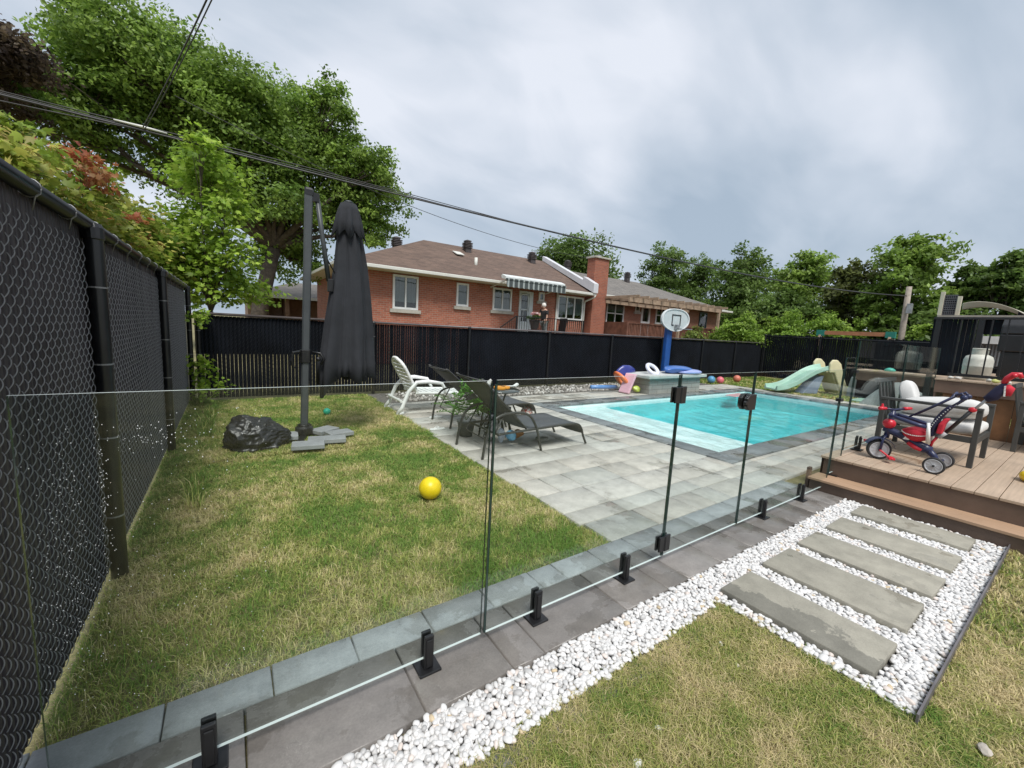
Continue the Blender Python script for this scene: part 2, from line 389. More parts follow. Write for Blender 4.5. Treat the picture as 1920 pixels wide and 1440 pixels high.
# patio rows
rows = []; y = 1.87; X1 = 14.2
holes = [(5.07, 2.45, 13.6, 6.62)]
hts = [.30, .21, .38, .38, .38, .38, .38, .38, .38, .38, .38, .38, .38, .38, .38, .38]
for hgt in hts:
    if y > 7.35: break
    x = 2.25+random.uniform(-.02, .02)
    y1 = min(y+hgt, 7.5)
    while x < X1:
        w = random.choice((.3, .38, .57, .57, .57)); x1 = min(x+w, X1)
        hx0, hy0, hx1, hy1 = holes[0]
        segs = [(x, y, x1, y1)]
        if y1 > hy0 and y < hy1 and x1 > hx0 and x < hx1:
            segs = []
            if x < hx0-.03: segs.append((x, y, hx0, y1))
            if x1 > hx1+.03: segs.append((hx1, y, x1, y1))
            if y < hy0-.03: segs.append((max(x, hx0), y, min(x1, hx1), hy0))
            if y1 > hy1+.03: segs.append((max(x, hx0), hy1, min(x1, hx1), y1))
        rows += segs; x = x1
    y = y1
rows2 = [r for r in rows if not (r[0] > 14.0 and r[1] > 4.2 and False)]
def cpat(x, y): q = random.uniform(.88, 1.1); t = random.uniform(-.012, .02); return (.50*q+t, .48*q, .445*q-t*.5)
o = slabs(rows2, .011, 0, .06, cpat, 'patio', M_patio, .004, .0015); o['kind'] = 'structure'
# coping round the pool, in stones
cp = []
def run(a0, a1, horizontal, b0, b1, step=.6):
    n = max(1, round((a1-a0)/step)); w = (a1-a0)/n
    for i in range(n): cp.append((a0+i*w, b0, a0+(i+1)*w, b1) if horizontal else (b0, a0+i*w, b1, a0+(i+1)*w))
run(5.07, 13.6, True, 2.45, PY0+.01); run(5.07, 13.6, True, PY1-.01, 6.62)
run(PY0+.01, PY1-.01, False, 5.07, PX0+.01); run(PY0+.01, PY1-.01, False, PX1-.01, 13.6)
def ccop(x, y): q = random.uniform(.85, 1.15); return (.20*q, .215*q, .225*q)
o = slabs(cp, .005, .012, .05, ccop, 'pool_coping', M_cope, .006, .0015); o['kind'] = 'structure'
# pool basin (shelf + deep part) and the water volume
def liner_mat():
    m = bpy.data.materials.new('pool liner'); t, n, l, b = nodes_of(m)
    v = n.new('ShaderNodeTexVoronoi'); v.feature = 'SMOOTH_F1'; v.inputs['Scale'].default_value = 3.2
    c = n.new('ShaderNodeTexCoord'); l.new(c.outputs['Object'], v.inputs['Vector'])
    l.new(ramp(n, l, v.outputs['Distance'], [(.2, (.78, .86, .85)), (.7, (.88, .93, .92))]), b.inputs['Base Color'])  # soft cells imitate rippling caustic light, painted into the liner colour
    b.inputs['Roughness'].default_value = .6; return m
pb = MB(); SX = 7.0; zt, zs, zd = -.03, -.150, -.46
a, b_, c_, d_ = PX0, PX1, PY0, PY1
pb.add([(a, c_, zt), (a, d_, zt), (a, d_, zs), (a, c_, zs), (SX, c_, zs), (SX, d_, zs), (SX+.9, c_, zd), (SX+.9, d_, zd), (b_, c_, zd), (b_, d_, zd), (b_, c_, zt), (b_, d_, zt), (SX, c_, zt), (SX, d_, zt), (SX+.9, c_, zt), (SX+.9, d_, zt)],
       [(0, 1, 2, 3), (3, 2, 5, 4), (4, 5, 7, 6), (6, 7, 9, 8), (8, 9, 11, 10), (0, 3, 4, 12), (12, 4, 6, 14), (14, 6, 8, 10), (1, 13, 5, 2), (13, 15, 7, 5), (15, 11, 9, 7)])
struct('pool_basin', pb, liner_mat())
def water_mat(top):
    """top: clear wavy surface sheet; otherwise the body of deeper water, which soaks up red light"""
    m = bpy.data.materials.new('pool water surface' if top else 'deep pool water'); t, n, l, b = nodes_of(m); n.remove(b)
    tr = n.new('ShaderNodeBsdfTransparent'); tr.inputs[0].default_value = (.86, .965, .965, 1) if top else (.34, .80, .835, 1)
    sh = tr.outputs[0]
    if top:
        h = noise(n, l, 9, 2, .5, None, .5)
        bp = n.new('ShaderNodeBump'); bp.inputs['Strength'].default_value = .5; bp.inputs['Distance'].default_value = .03; l.new(h, bp.inputs['Height'])
        gl = n.new('ShaderNodeBsdfGlossy'); gl.inputs['Roughness'].default_value = .04
        l.new(bp.outputs[0], gl.inputs['Normal']); f = schlick(n, l, .02, bp.outputs[0], .7)
        ms = n.new('ShaderNodeMixShader'); l.new(f, ms.inputs[0]); l.new(tr.outputs[0], ms.inputs[1]); l.new(gl.outputs[0], ms.inputs[2]); sh = ms.outputs[0]
    l.new(sh, n['Material Output'].inputs[0])
    return m
wv = MB(); z0 = -.085; q = .002
wv.add([(SX, c_+q, zs-.004), (b_-q, c_+q, zs-.004), (b_-q, d_-q, zs-.004), (SX, d_-q, zs-.004)], [(0, 1, 2, 3)])
nx_, ny_ = 420, 200; X_ = np.linspace(a+q, b_-q, nx_); Y_ = np.linspace(c_+q, d_-q, ny_); XX, YY = np.meshgrid(X_, Y_, indexing='ij')
wr = np.random.default_rng(4); H_ = np.zeros_like(XX)
for k_ in range(26):
    th = wr.normal(2.2, .55); lam = wr.uniform(.16, .75); ph = wr.uniform(0, 6.3); wrp = .25*np.sin(XX*1.3+k_)+.2*np.cos(YY*1.9+k_*2)
    H_ += lam**.9*np.sin(2*PI*((XX+wrp)*math.cos(th)+(YY+wrp)*math.sin(th))/lam+ph)
H_ *= .0036*np.clip(np.minimum(np.minimum(XX-a, b_-XX), np.minimum(YY-c_, d_-YY))/.15, 0, 1)*(.5+1.0*vnoise(XX*.9, YY*.9, 1, 7))
g0i = (np.arange(nx_)[:, None]*ny_+np.arange(ny_)[None])
Fq = np.stack([g0i[:-1, :-1], g0i[1:, :-1], g0i[1:, 1:], g0i[:-1, 1:]], 2).reshape(-1, 4)
bv = np.array(wv.v); nb = len(bv); Vall = np.concatenate([bv, np.stack([XX.ravel(), YY.ravel(), z0+H_.ravel()], 1)])
me_f = [np.array([f_]) for f_ in wv.f]+[Fq+nb]
wo = npmesh('water', Vall, me_f, [water_mat(False), water_mat(True)]); wo['kind'] = 'structure'
mi_ = np.ones(len(wo.data.polygons), np.int32); mi_[:len(wv.f)] = 0; wo.data.polygons.foreach_set('material_index', mi_)
sm_ = np.zeros(len(mi_), bool); sm_[len(wv.f):] = True; wo.data.polygons.foreach_set('use_smooth', sm_)
# gravel bed of white pebbles
gb = MB()
gb.add([(-.3, .98, -.03), (2.28, .98, -.03), (2.28, 1.295, -.03), (-.3, 1.295, -.03)], [(0, 1, 2, 3)])
gb.add([(2.28, .24, -.03), (5.02, .24, -.03), (5.02, 1.295, -.03), (2.28, 1.295, -.03)], [(0, 1, 2, 3)])
struct('gravel_bed', gb, pm('gravel base', (.16, .155, .15), .9, .3, 20, .5, 90))
def ico(sub=1):
    b = bmesh.new(); bmesh.ops.create_icosphere(b, subdivisions=sub, radius=1); b.verts.ensure_lookup_table()
    V = np.array([v.co[:] for v in b.verts]); F = np.array([[q.index for q in f.verts] for f in b.faces]); b.free(); return V, F
stA = [(2.395, .405, 2.755, 1.128), (2.93, .41, 3.34, 1.134), (3.49, .405, 3.85, 1.134), (4.03, .407, 4.39, 1.134), (4.60, .404, 4.92, 1.128)]
def pebbles():
    V0, F0 = ico(2); P = []
    sp = .0175
    def edge_y(x): return 1.04+.035*(vnoise(x, x*0, 3, 5)-.5)*2 - .0*x
    for layer in range(2):
        gx, gy = np.meshgrid(np.arange(-.2, 5.02, sp), np.arange(.22, 1.30, sp)); x = gx.ravel()+rng.uniform(-.009, .009, gx.size); y = gy.ravel()+rng.uniform(-.009, .009, gx.size)
        nz = .05*(vnoise(x, y, 2.5, 5)-.5)
        ok = ((y > 1.075+nz) & (y < 1.296)) | ((x > 2.3+(nz)) & (y > .25) & (x < 5.01) & (y < 1.296))
        for (x0, y0, x1, y1) in stA: ok &= ~((x > x0-.004) & (x < x1+.004) & (y > y0-.004) & (y < y1+.004))
        ok &= (rng.random(x.size) < (.93 if layer == 0 else .5))
        P.append(np.stack([x[ok], y[ok], np.full(ok.sum(), -.014+.011*layer)], 1))
    # strays on the lawn
    st = np.stack([rng.uniform(.4, 5.2, 14), rng.uniform(.5, 1.05, 14)**.6, np.full(14, -.022)], 1); P.append(st)
    P = np.concatenate(P); n = len(P)
    s = rng.uniform(.0078, .0145, (n, 3)); s[:, 0] *= rng.uniform(1., 1.45, n); s[:, 2] *= .72
    big = rng.random(n) < .08; s[big] *= 1.4
    ang = rng.uniform(0, 2*PI, n); tl = rng.normal(0, .35, n)
    V = V0[None]*s[:, None, :]
    V = V*(1+.16*np.sin(V0[None]*3+rng.uniform(0, 6, (n, 1, 3))).sum(2, keepdims=True)/2)
    ct, stt = np.cos(tl)[:, None], np.sin(tl)[:, None]; x = V[..., 0]*ct-V[..., 2]*stt; z = V[..., 0]*stt+V[..., 2]*ct
    ca, sa = np.cos(ang)[:, None], np.sin(ang)[:, None]; X = x*ca-V[..., 1]*sa; Y = x*sa+V[..., 1]*ca
    V = np.stack([X, Y, z], 2)+P[:, None, :]
    F = (F0[None]+(np.arange(n)*len(V0))[:, None, None]).reshape(-1, 3)
    base = np.array([.66, .65, .64])*rng.uniform(.86, 1.08, (n, 1)); w = rng.random(n)
    base[w < .06] *= np.array([1, .9, .84]); base[(w > .06) & (w < .12)] *= .72; base[w > .985] *= np.array([.8, .66, .45])
    o = npmesh('white_pebbles', V.reshape(-1, 3), F, M_pebble, col=np.repeat(np.clip(base, 0, .9), len(V0), 0), smooth=True)
    props(o, 'white rounded pebbles filling the strip and bed around the stepping stones', 'gravel', None, 'stuff')
pebbles()
# stones along the back fence
def river_stones():
    V0, F0 = ico(1); n = 1500
    P = np.stack([rng.uniform(2.6, 12.5, n), 7.62+rng.random(n)**1.3*1.0, np.full(n, -.0)], 1)
    s = rng.uniform(.02, .05, (n, 3)); V = V0[None]*s[:, None]+P[:, None]
    F = (F0[None]+(np.arange(n)*len(V0))[:, None, None]).reshape(-1, 3)
    c = np.array([.26, .24, .22])*rng.uniform(.5, 1.7, (n, 1)); c[rng.random(n) < .1] = (.6, .58, .55)
    o = npmesh('river_stones', V.reshape(-1, 3), F, M_pebble, col=np.repeat(c, len(V0), 0), smooth=True)
    props(o, 'grey and brown river stones in a band along the back fence', 'stones', None, 'stuff')
river_stones()
sb = MB(); sb.add([(2.25, 7.5, -.012), (13.6, 7.5, -.012), (13.6, 8.7, -.012), (2.25, 8.7, -.012)], [(0, 1, 2, 3)])
struct('stone_bed', sb, pm('stone bed soil', (.12, .11, .10), .95, .3, 20, .6, 60))
# stepping stones: five separate slabs
stl = ['near-most stepping stone with a dark wet patch along one side, next to the lawn', 'second stepping stone from the lawn, with a small damp streak across it', 'middle of the five grey stepping stones in the white pebbles', 'fourth stepping stone from the lawn, second from the deck step', 'grey stepping stone nearest the brown deck step']
for (x0, y0, x1, y1), lb in zip(stA, stl):
    q = random.uniform(.95, 1.07)*1.2
    V = [(x0, y0, -.03), (x1, y0, -.03), (x1, y1, -.03), (x0, y1, -.03), (x0, y0, .022), (x1, y0, .022), (x1, y1, .022), (x0, y1, .022)]
    V = [(a+random.uniform(-.004, .004), b+random.uniform(-.004, .004), c) for a, b, c in V]
    cx, cy = (x0+x1)/2, (y0+y1)/2
    o = npmesh('stepping_stone', np.array(V), np.array([(0, 3, 2, 1), (4, 5, 6, 7), (0, 1, 5, 4), (1, 2, 6, 5), (2, 3, 7, 6), (3, 0, 4, 7)]), M_stepwet if x0 < 2.5 else M_step, col=np.array([(.27*q, .255*q, .215*q)]*8), org=(cx, cy, 0))
    md = o.modifiers.new('bev', 'BEVEL'); md.width = .006; md.segments = 2
    props(o, lb, 'paving slab', 'stepping stones in the pebble bed')
# steel edging
eb = MB(); eb.box(2.27, .234, -.05, 5.03, .242, .03)
single('garden_edging', eb, pm('grey steel edging', (.13, .12, .125), .5, .2, 5), 'thin grey edging strip holding the pebbles back from the lawn', 'edging', (3.6, .24, 0))
# ------------------------------------------------------------------ grass
def grass(name, label, pts_n, inside, hfun, seed, wid=(.0016, .003), straw=.5, dark=1.0, region=(0, 0, 1, 1), lean=.9):
    r = np.random.default_rng(seed); x0, y0, x1, y1 = region
    x = r.uniform(x0, x1, pts_n); y = r.uniform(y0, y1, pts_n); ok = inside(x, y); x = x[ok]; y = y[ok]
    den = fbm(x, y, 1.7, seed+40); ok = r.random(len(x)) < np.clip(.35+1.3*den, .2, 1); x = x[ok]; y = y[ok]; n = len(x)
    D = np.hypot(x, y); h = hfun(x, y)*r.uniform(.5, 1.25, n)
    w = r.uniform(wid[0], wid[1], n)*np.clip(D/2.2, .8, 4.0)
    a = r.uniform(0, 2*PI, n)+1.2*vnoise(x, y, 1.3, seed+9); ln = np.abs(r.normal(lean, .45, n))
    dx, dy = np.cos(a), np.sin(a); px, py = -dy, dx
    zb = -.036
    mx = x+dx*h*.35*ln; my = y+dy*h*.35*ln; mz = zb+h*.62
    tx = x+dx*h*ln*1.05; ty = y+dy*h*ln*1.05; tz = zb+h*np.clip(1.05-.28*ln, .25, 1)
    V = np.stack([np.stack([x-px*w, y-py*w, np.full(n, zb)], 1), np.stack([x+px*w, y+py*w, np.full(n, zb)], 1),
                  np.stack([mx+px*w*.8, my+py*w*.8, mz], 1), np.stack([mx-px*w*.8, my-py*w*.8, mz], 1), np.stack([tx, ty, tz], 1)], 1)
    i = np.arange(n)*5
    Q = np.stack([i, i+1, i+2, i+3], 1); T = np.stack([i+3, i+2, i+4], 1)
    p = .45*fbm(x, y, 1.5, seed+3)+.55*fbm(x, y, 4.2, seed+5); p = (p-.5)*2.5+straw-.5+.55*(vnoise(x, y, 14, seed+8)-.5)
    t = np.clip(p+r.normal(0, .28, n)+.5, 0, 1)[:, None]
    green = np.array([.16, .285, .05]); mid = np.array([.42, .43, .12]); st = np.array([.74, .62, .35])
    c = np.where(t < .5, green+(mid-green)*t*2, mid+(st-mid)*(t-.5)*2)*r.uniform(.7, 1.3, (n, 1))*dark
    o = npmesh(name, V.reshape(-1, 3), [Q, T], M_blade, col=np.repeat(c, 5, 0)); props(o, label, 'grass', None, 'stuff'); return o
def in_left(x, y):
    e = .04*(vnoise(x*0+1, y, 5, 3)-.5)
    return (x > -.6) & (x < 2.275+e) & (y > 1.862+.03*(vnoise(x, y*0, 6, 4)-.3)) & (y < 8.6)
grass('lawn_grass', 'patchy green and straw coloured lawn inside the glass fence', 300000, in_left, lambda x, y: np.full(len(x), .042)*(1+.5*(y > 5)), 21, straw=.38, region=(-.6, 1.8, 2.35, 8.7), wid=(.0011, .0021))
def in_right(x, y):
    nz = .03*(vnoise(x, y, 6, 5)-.5)
    return ((y < 1.08+nz) & (x < 2.32+nz) & (x > -.2)) | ((x >= 2.2) & (y < .235) & (x < 9.5))
def in_r1(x, y): return in_right(x, y) & (np.hypot(x, y) < 3.3)
def in_r2(x, y): return in_right(x, y) & (np.hypot(x, y) >= 3.3)
grass('front_grass', 'dry straw and green lawn outside the glass fence by the pebbles', 230000, in_r1, lambda x, y: np.full(len(x), .04), 33, straw=.62, region=(.2, -.9, 3.5, 1.12), wid=(.0010, .0019), lean=1.1, dark=.84)
grass('side_grass', 'green and brown lawn beside the edging strip and the deck', 60000, in_r2, lambda x, y: np.full(len(x), .045), 35, straw=.5, region=(2.0, -2.5, 5.6, .3), wid=(.0012, .002), dark=.84)
grass('fence_weeds', 'long uncut grass growing against the slatted side fence', 6000, lambda x, y: (vnoise(x, y, 1.4, 77) > .45) & (x < -.22-.0*y), lambda x, y: np.full(len(x), .15), 51, straw=.12, region=(-.56, 2.6, -.2, 8.6), lean=.5, wid=(.0015, .0025))
grass('pool_grass', 'green lawn beyond the far end of the pool', 60000, lambda x, y: (x > 14.2) | (y > 7.5), lambda x, y: np.full(len(x), .07), 61, straw=.3, region=(13.6, -2, 19.5, 8.7), wid=(.003, .005))
# ------------------------------------------------------------------ chain link fences with slats
def slat_verts(u0, u1, pitch, wdt, z0, z1, wav=.004):
    n = int((u1-u0)/pitch); u = u0+(np.arange(n)+.5)*pitch+rng.uniform(-.0015, .0015, n); return u, wdt
def fence_mesh(name, axis, fixed, sgn, u0, u1, z0, z1, pitch, wdt, mat, parent, ztop_jit=0):
    """vertical slats, each a shallow bowed strip; axis = running axis"""
    n = int((u1-u0)/pitch); u = u0+(np.arange(n)+.5)*pitch+rng.uniform(-.0012, .0012, n)
    tw = rng.uniform(-.006, .006, n); zt_ = z1-rng.random(n)*ztop_jit
    cols = []
    for k, (du, dd) in enumerate(((-.5, -.016), (-.37, .002), (.37, .002), (.5, -.016))):
        for z in (np.full(n, z0), zt_):
            uu = u+du*wdt; dd_ = fixed+sgn*(dd+tw*du*1.0)
            cols.append(np.stack([dd_, uu, z], 1) if axis == 'y' else np.stack([uu, dd_, z], 1))
    V = np.stack(cols, 1).reshape(-1, 3); i = np.arange(n)*8
    F = np.concatenate([np.stack([i+2*k, i+2*k+2, i+2*k+3, i+2*k+1], 1) for k in range(3)])
    return npmesh(name, V, F, mat, parent)
def wire_mesh(name, axis, fixed, sgn, u0, u1, z0, z1, pitch, dz, rise, r, seg, sides, mat, parent, bulge=.009):
    """the visible bows of woven wire crossing in front of each slat"""
    nu = int((u1-u0)/pitch); nz = int((z1-z0)/dz)
    I, K = np.meshgrid(np.arange(nu), np.arange(nz)); I = I.ravel(); K = K.ravel()
    bu = u0+I*pitch; bz = z0+K*dz+(I % 2)*dz*.5; t = np.linspace(0, 1, seg+1)
    px = pitch*(.24+.46*np.sin(t*PI/2)**.9); pz = rise*t; pd = bulge*np.sin(PI*np.clip(t*.9+.06, 0, 1))-.002
    ring = []
    for s_ in range(seg+1):
        for q in range(sides):
            a = 2*PI*q/sides; ring.append((px[s_]+r*math.cos(a)*.8, pd[s_]+r*math.sin(a), pz[s_]-r*math.cos(a)*.6))
    ring = np.array(ring); n = len(I); rr = len(ring)
    jit = rng.uniform(-.003, .003, n)
    U = bu[:, None]+ring[:, 0]; Dd = fixed+sgn*ring[:, 1]+np.zeros((n, 1)); Z = bz[:, None]+ring[:, 2]+jit[:, None]
    V = np.stack([Dd, U, Z], 2) if axis == 'y' else np.stack([U, Dd, Z], 2)
    f = np.array([(s_*sides+q, s_*sides+(q+1) % sides, (s_+1)*sides+(q+1) % sides, (s_+1)*sides+q) for s_ in range(seg) for q in range(sides)])
    F = (f[None]+(np.arange(n)*rr)[:, None, None]).reshape(-1, 4)
    return npmesh(name, V.reshape(-1, 3), F, mat, parent, smooth=True)
M_slat = pm('brown black slat', (.040, .034, .038), .55, .35, 1.2, .2, 30, spec=.35)
M_slatb = pm('blue black slat', (.006, .0075, .011), .7, .35, 1.5, .2, 30, spec=.12)
M_wire = pm('vinyl coated wire', (.22, .22, .225), .35, .1, 20, spec=.8)  # black wire; grey base colour stands in for the sky's sheen on it
M_wireb = pm('black vinyl wire', (.02, .022, .026), .45, .1, 20, spec=.4)
def post(t, x, y, z1, r=.038, bands=True, name='post'):
    p = MB(); p.tube([(x, y, -.05), (x, y, z1)], r, 16); po = part(name, p, M_blackp, t, smooth=True)
    mod = po.modifiers.new('es', 'EDGE_SPLIT'); mod.split_angle = .9
    c = MB(); c.lathe([(r+.001, -.06), (r+.006, -.055), (r+.006, 0), (r*.9, .02), (.001, .03)], (x, y, z1), 16); sub(part('post_cap', c, M_blackp, None), po, t)
    if bands:
        for z in (.35, .8, 1.2, 1.6):
            if z < z1-.2:
                b = MB(); b.lathe([(r+.0005, -.004), (r+.003, -.004), (r+.003, .004), (r+.0005, .004)], (x, y, z), 16)
                sub(part('tie_band', b, M_wire, None), po, t)
    return po
# left fence, runs along y at x = -0.6
fl = thing('chain_link_fence', 'tall black chain link fence with brown-black slats close on the left side', 'fence', (-.6, 5, 0))
fence_mesh('slat_panel', 'y', -.612, 1, .4, 8.72, .02, 1.9, .0385, .0375, M_slat, fl)
wire_mesh('wire_mesh', 'y', -.602, 1, 1.0, 8.7, .03, 1.87, .0385, .066, .046, .0019, 6, 5, M_wire, fl)
for y in (.45, 3.02, 5.6, 8.72): post(fl, -.565, y, 1.9)
p = MB(); p.tube([(-.585, .3, 1.915), (-.585, 8.76, 1.915)], .03, 16); part('top_rail', p, M_blackp, fl, smooth=True)
for y in np.arange(1.02, 8.7, .42):
    p = MB(); p.tube([(-.585+.033*math.cos(a), y+.012*math.sin(a*.5), 1.915+.033*math.sin(a)) for a in np.linspace(0, 2*PI, 13)]+[(-.57, y, 1.885), (-.585, y+.02, 1.84)], .0025, 5)
    part('tie_wire', p, M_wire, fl, smooth=True)
# back fence, along x at y = 8.75
fb = thing('chain_link_fence', 'long black slatted chain link fence along the back, in front of the brick houses', 'fence', (9, 8.75, 0))
secs = [(-.5, 2.46, .060, .0538), (2.46, 4.86, .050, .0478), (4.84, 7.37, .045, .0438), (7.35, 19.5, .045, .0448)]
for x0, x1, pt, wd in secs:
    fence_mesh('slat_panel', 'x', 8.76, -1, x0, x1, .03, 1.46, pt, wd, M_slatb, fb)
q = MB(); q.box(-.5, 8.775, .80, 2.46, 8.779, 1.45)
part('privacy_screen', q, M_slatb, fb)
wire_mesh('wire_mesh', 'x', 8.75, -1, -.5, 19.4, .03, 1.43, .055, .075, .07, .0025, 2, 3, M_wireb, fb, .006)
for x in (-.45, 2.46, 4.72, 7.2, 9.7, 12.2, 14.7, 17.1, 19.45): post(fb, x, 8.71, 1.49, .034, x < 3)
p = MB(); p.tube([(-.5, 8.73, 1.49), (19.5, 8.73, 1.49)], .024, 12); part('top_rail', p, pm('worn top rail', (.10, .085, .085), .35, .2, 3), fb, smooth=True)
# right fence along y at x = 19.5 with bare slat tops
fr_ = thing('chain_link_fence', 'taller black slatted fence at the far right end of the yard with toothed slat tops', 'fence', (19.5, 4, 0))
fence_mesh('slat_panel', 'y', 19.5, -1, -3, 8.7, .03, 1.9, .075, .072, M_slatb, fr_, .05)
for y in (-.5, 2, 4.4, 6.6, 8.65): post(fr_, 19.44, y, 1.86, .034, False)
p = MB(); p.tube([(19.45, -3, 1.8), (19.45, 8.7, 1.8)], .022, 8); part('top_rail', p, M_blackp, fr_, smooth=True)
# ------------------------------------------------------------------ glass pool fence
M_glass = glass_mat('clear glass', (.94, .966, .957), 1.0)
M_gedge = pm('glass top edge', (.62, .68, .66), .15, .05, 3, spec=.8)  # pale colour stands in for sky reflected along the top edge
M_gside = pm('glass side edge', (.02, .045, .04), .15, .05, 3, spec=.8)
GY = 1.51
GA = thing('glass_fence', 'frameless clear glass fence on black clamps, between the side fence and the glass gate', 'glass fence', (.9, GY, 0))
GB = thing('glass_fence', 'frameless glass fence right of the gate, stepping up over the wooden step onto the deck', 'glass fence', (5.1, GY, 0))
gate = thing('glass_gate', 'clear glass gate with black hinges and a black latch', 'gate', (2.82, GY, 0))
def glass_panel(x0, x1, z0, z1, t, seal=True):
    h = .006; y = GY; p = MB(); p.box(x0, y-h, z0, x1, y+h, z1)
    p.mi = [1 if k in (0,) else (2 if k == 1 else (3 if k in (4, 5) else 0)) for k in range(6)]
    o = part('glass_panel', p, [M_glass, M_gedge, M_gedge, M_gside], t)
    if seal:
        p = MB(); p.box(x0-.009, GY-.0045, z0+.001, x0-.001, GY+.0045, z1-.02); sub(part('edge_seal', p, M_gside), o, t)
    return o
g0 = glass_panel(-.457, .94, .055, 1.273, GA, False); g0['label'] = 'left-most panel, sprinkled with water drops'
glass_panel(.966, 2.33, .052, 1.275, GA); glass_panel(3.32, 5.155, .048, 1.275, GB); glass_panel(5.185, 5.48, .17, 1.395, GB)
glass_panel(5.51, 7.33, .38, 1.575, GB); glass_panel(7.36, 9.17, .38, 1.57, GB); glass_panel(2.35, 3.30, .052, 1.275, gate)
def hinge(x, z, nm='hinge'):
    p = MB(); p.box(x-.058, GY-.020, z-.05, x-.004, GY-.0065, z+.05); p.box(x+.004, GY-.022, z-.055, x+.05, GY-.0065, z+.055)
    p.box(x-.058, GY+.0065, z-.05, x-.004, GY+.02, z+.05); p.box(x+.004, GY+.0065, z-.055, x+.05, GY+.022, z+.055)
    p.tube([(x, GY-.016, z-.052), (x, GY-.016, z+.052)], .011, 10); part(nm, p, M_black, gate, bev=.003)
hinge(2.34, 1.145); hinge(2.34, .145)
pl = [(-.075, -.03), (-.04, -.06), (.055, -.06), (.055, .06), (-.04, .06), (-.075, .03)]
p = MB(); p.prism(pl, .03, (3.24, GY-.038, 1.05)); p.prism(pl, .03, (3.24, GY+.008, 1.05))
lt = part('latch', p, M_black, gate, bev=.004)
p = MB(); p.lathe([(0, 0), (.014, 0), (.014, .02), (0, .02)], (3.15, GY-.02, 1.05), 14, rotm('X', PI/2)); sub(part('latch_knob', p, M_black), lt, gate)
def spigot(x, z, t):
    p = MB()
    for s_ in (-1, 1):
        y0 = GY+s_*.0075; y1 = GY+s_*.024
        p.box(x-.021, min(y0, y1), z+.012, x+.021, max(y0, y1), z+.165)
        yy = y1+s_*.006; p.box(x-.014, min(y1, yy), z+.02, x+.014, max(y1, yy), z+.15)
    p.box(x-.021, GY-.0075, z+.012, x+.021, GY+.0075, z+.045)
    o = part('clamp', p, M_black, t, bev=.004)
    p = MB(); p.box(x-.05, GY-.05, z, x+.05, GY+.05, z+.012); sub(part('base_plate', p, M_black, bev=.003), o, t)
for x in (-.10, .67, 1.275, 1.967): spigot(x, .001, GA)
for x in (3.75, 4.53): spigot(x, .001, GB)
spigot(5.33, .125, GB); spigot(5.98, .325, GB)
for (x, z) in ((5.17, .96), (5.495, 1.25)):
    p = MB(); p.box(x-.04, GY-.022, z-.015, x+.04, GY+.022, z+.015); part('glass_clip', p, M_black, GB)
def drops():
    V0, F0 = ico(1); r = np.random.default_rng(5); n = 9000
    x = r.uniform(-.44, .9, n); z = r.uniform(.06, 1.25, n)
    x = r.uniform(-.45, .1, n); z = r.uniform(.3, 1.24, n)
    d = .5*np.exp(-((x+.375)/.03)**2-((z-1.03)/.12)**2)+.5*np.exp(-((x+.39)/.05)**2-((z-.75)/.2)**2)+.8*np.exp(-((x+.298)/.012)**2-((z-.98)/.18)**2)+.5*np.exp(-((x+.20)/.1)**2-((z-1.135)/.035)**2)+.3*np.exp(-((x-.02)/.07)**2-((z-1.22)/.02)**2)+.02
    ok = (r.random(n) < d) & (z < 1.22); x = x[ok]; z = z[ok]; n = len(x); s = r.uniform(.0005, .0015, n)
    V = V0[None]*np.stack([s, s*.6, s*r.uniform(.9, 1.5, n)], 1)[:, None]+np.stack([x, np.full(n, GY-.0062), z], 1)[:, None]
    F = (F0[None]+(np.arange(n)*len(V0))[:, None, None]).reshape(-1, 3)
    o = npmesh('water_drops', V.reshape(-1, 3), F, pm('water bead', (.9, .93, .95), .3, .02, 5, spec=1), None, smooth=True); o['kind'] = 'stuff'  # clear drops coloured white in place of the sky glints they catch
    sub(o, g0, GA)
drops()
# leaf stuck to the glass
# ------------------------------------------------------------------ deck and step
dk = thing('wooden_deck', 'brown composite deck with a low step, in the right foreground', 'deck', (5.3, 1.6, 0))
def boards(name, mat, par, bl, z, th=.025):
    V = []; 
    mb = MB()
    for (x0, y0, x1, y1) in bl: mb.box(x0, y0, z-th, x1, y1, z)
    return part(name, mb, mat, par, bev=.003)
bl = []; y = 1.63
while y > -3.2:
    bl.append((5.285, y-.137, 8.8, y)); y -= .1415
boards('deck_boards', M_deck, dk, bl, .32)
p = MB(); p.box(5.3, -3.2, -.03, 5.32, 1.62, .294); p.box(5.3, 1.6, -.03, 8.8, 1.621, .294); part('riser', p, M_brown, dk)
p = MB(); p.box(5.03, -3.2, -.03, 5.298, 1.615, .098); part('step_riser', p, M_brown, dk)
boards('step_tread', M_deckstep, dk, [(5.01, -3.2, 5.148, 1.63), (5.152, -3.2, 5.296, 1.63)], .125)
p = MB(); p.box(5.06, 1.635, -.02, 5.12, 1.665, .21); single('step_end_block', p, M_brown, 'short grey-brown upright block at the pool end of the wooden step', 'post', (5.1, 1.65, 0), bev=.003)  # plain upright block of no settled kind beside the step
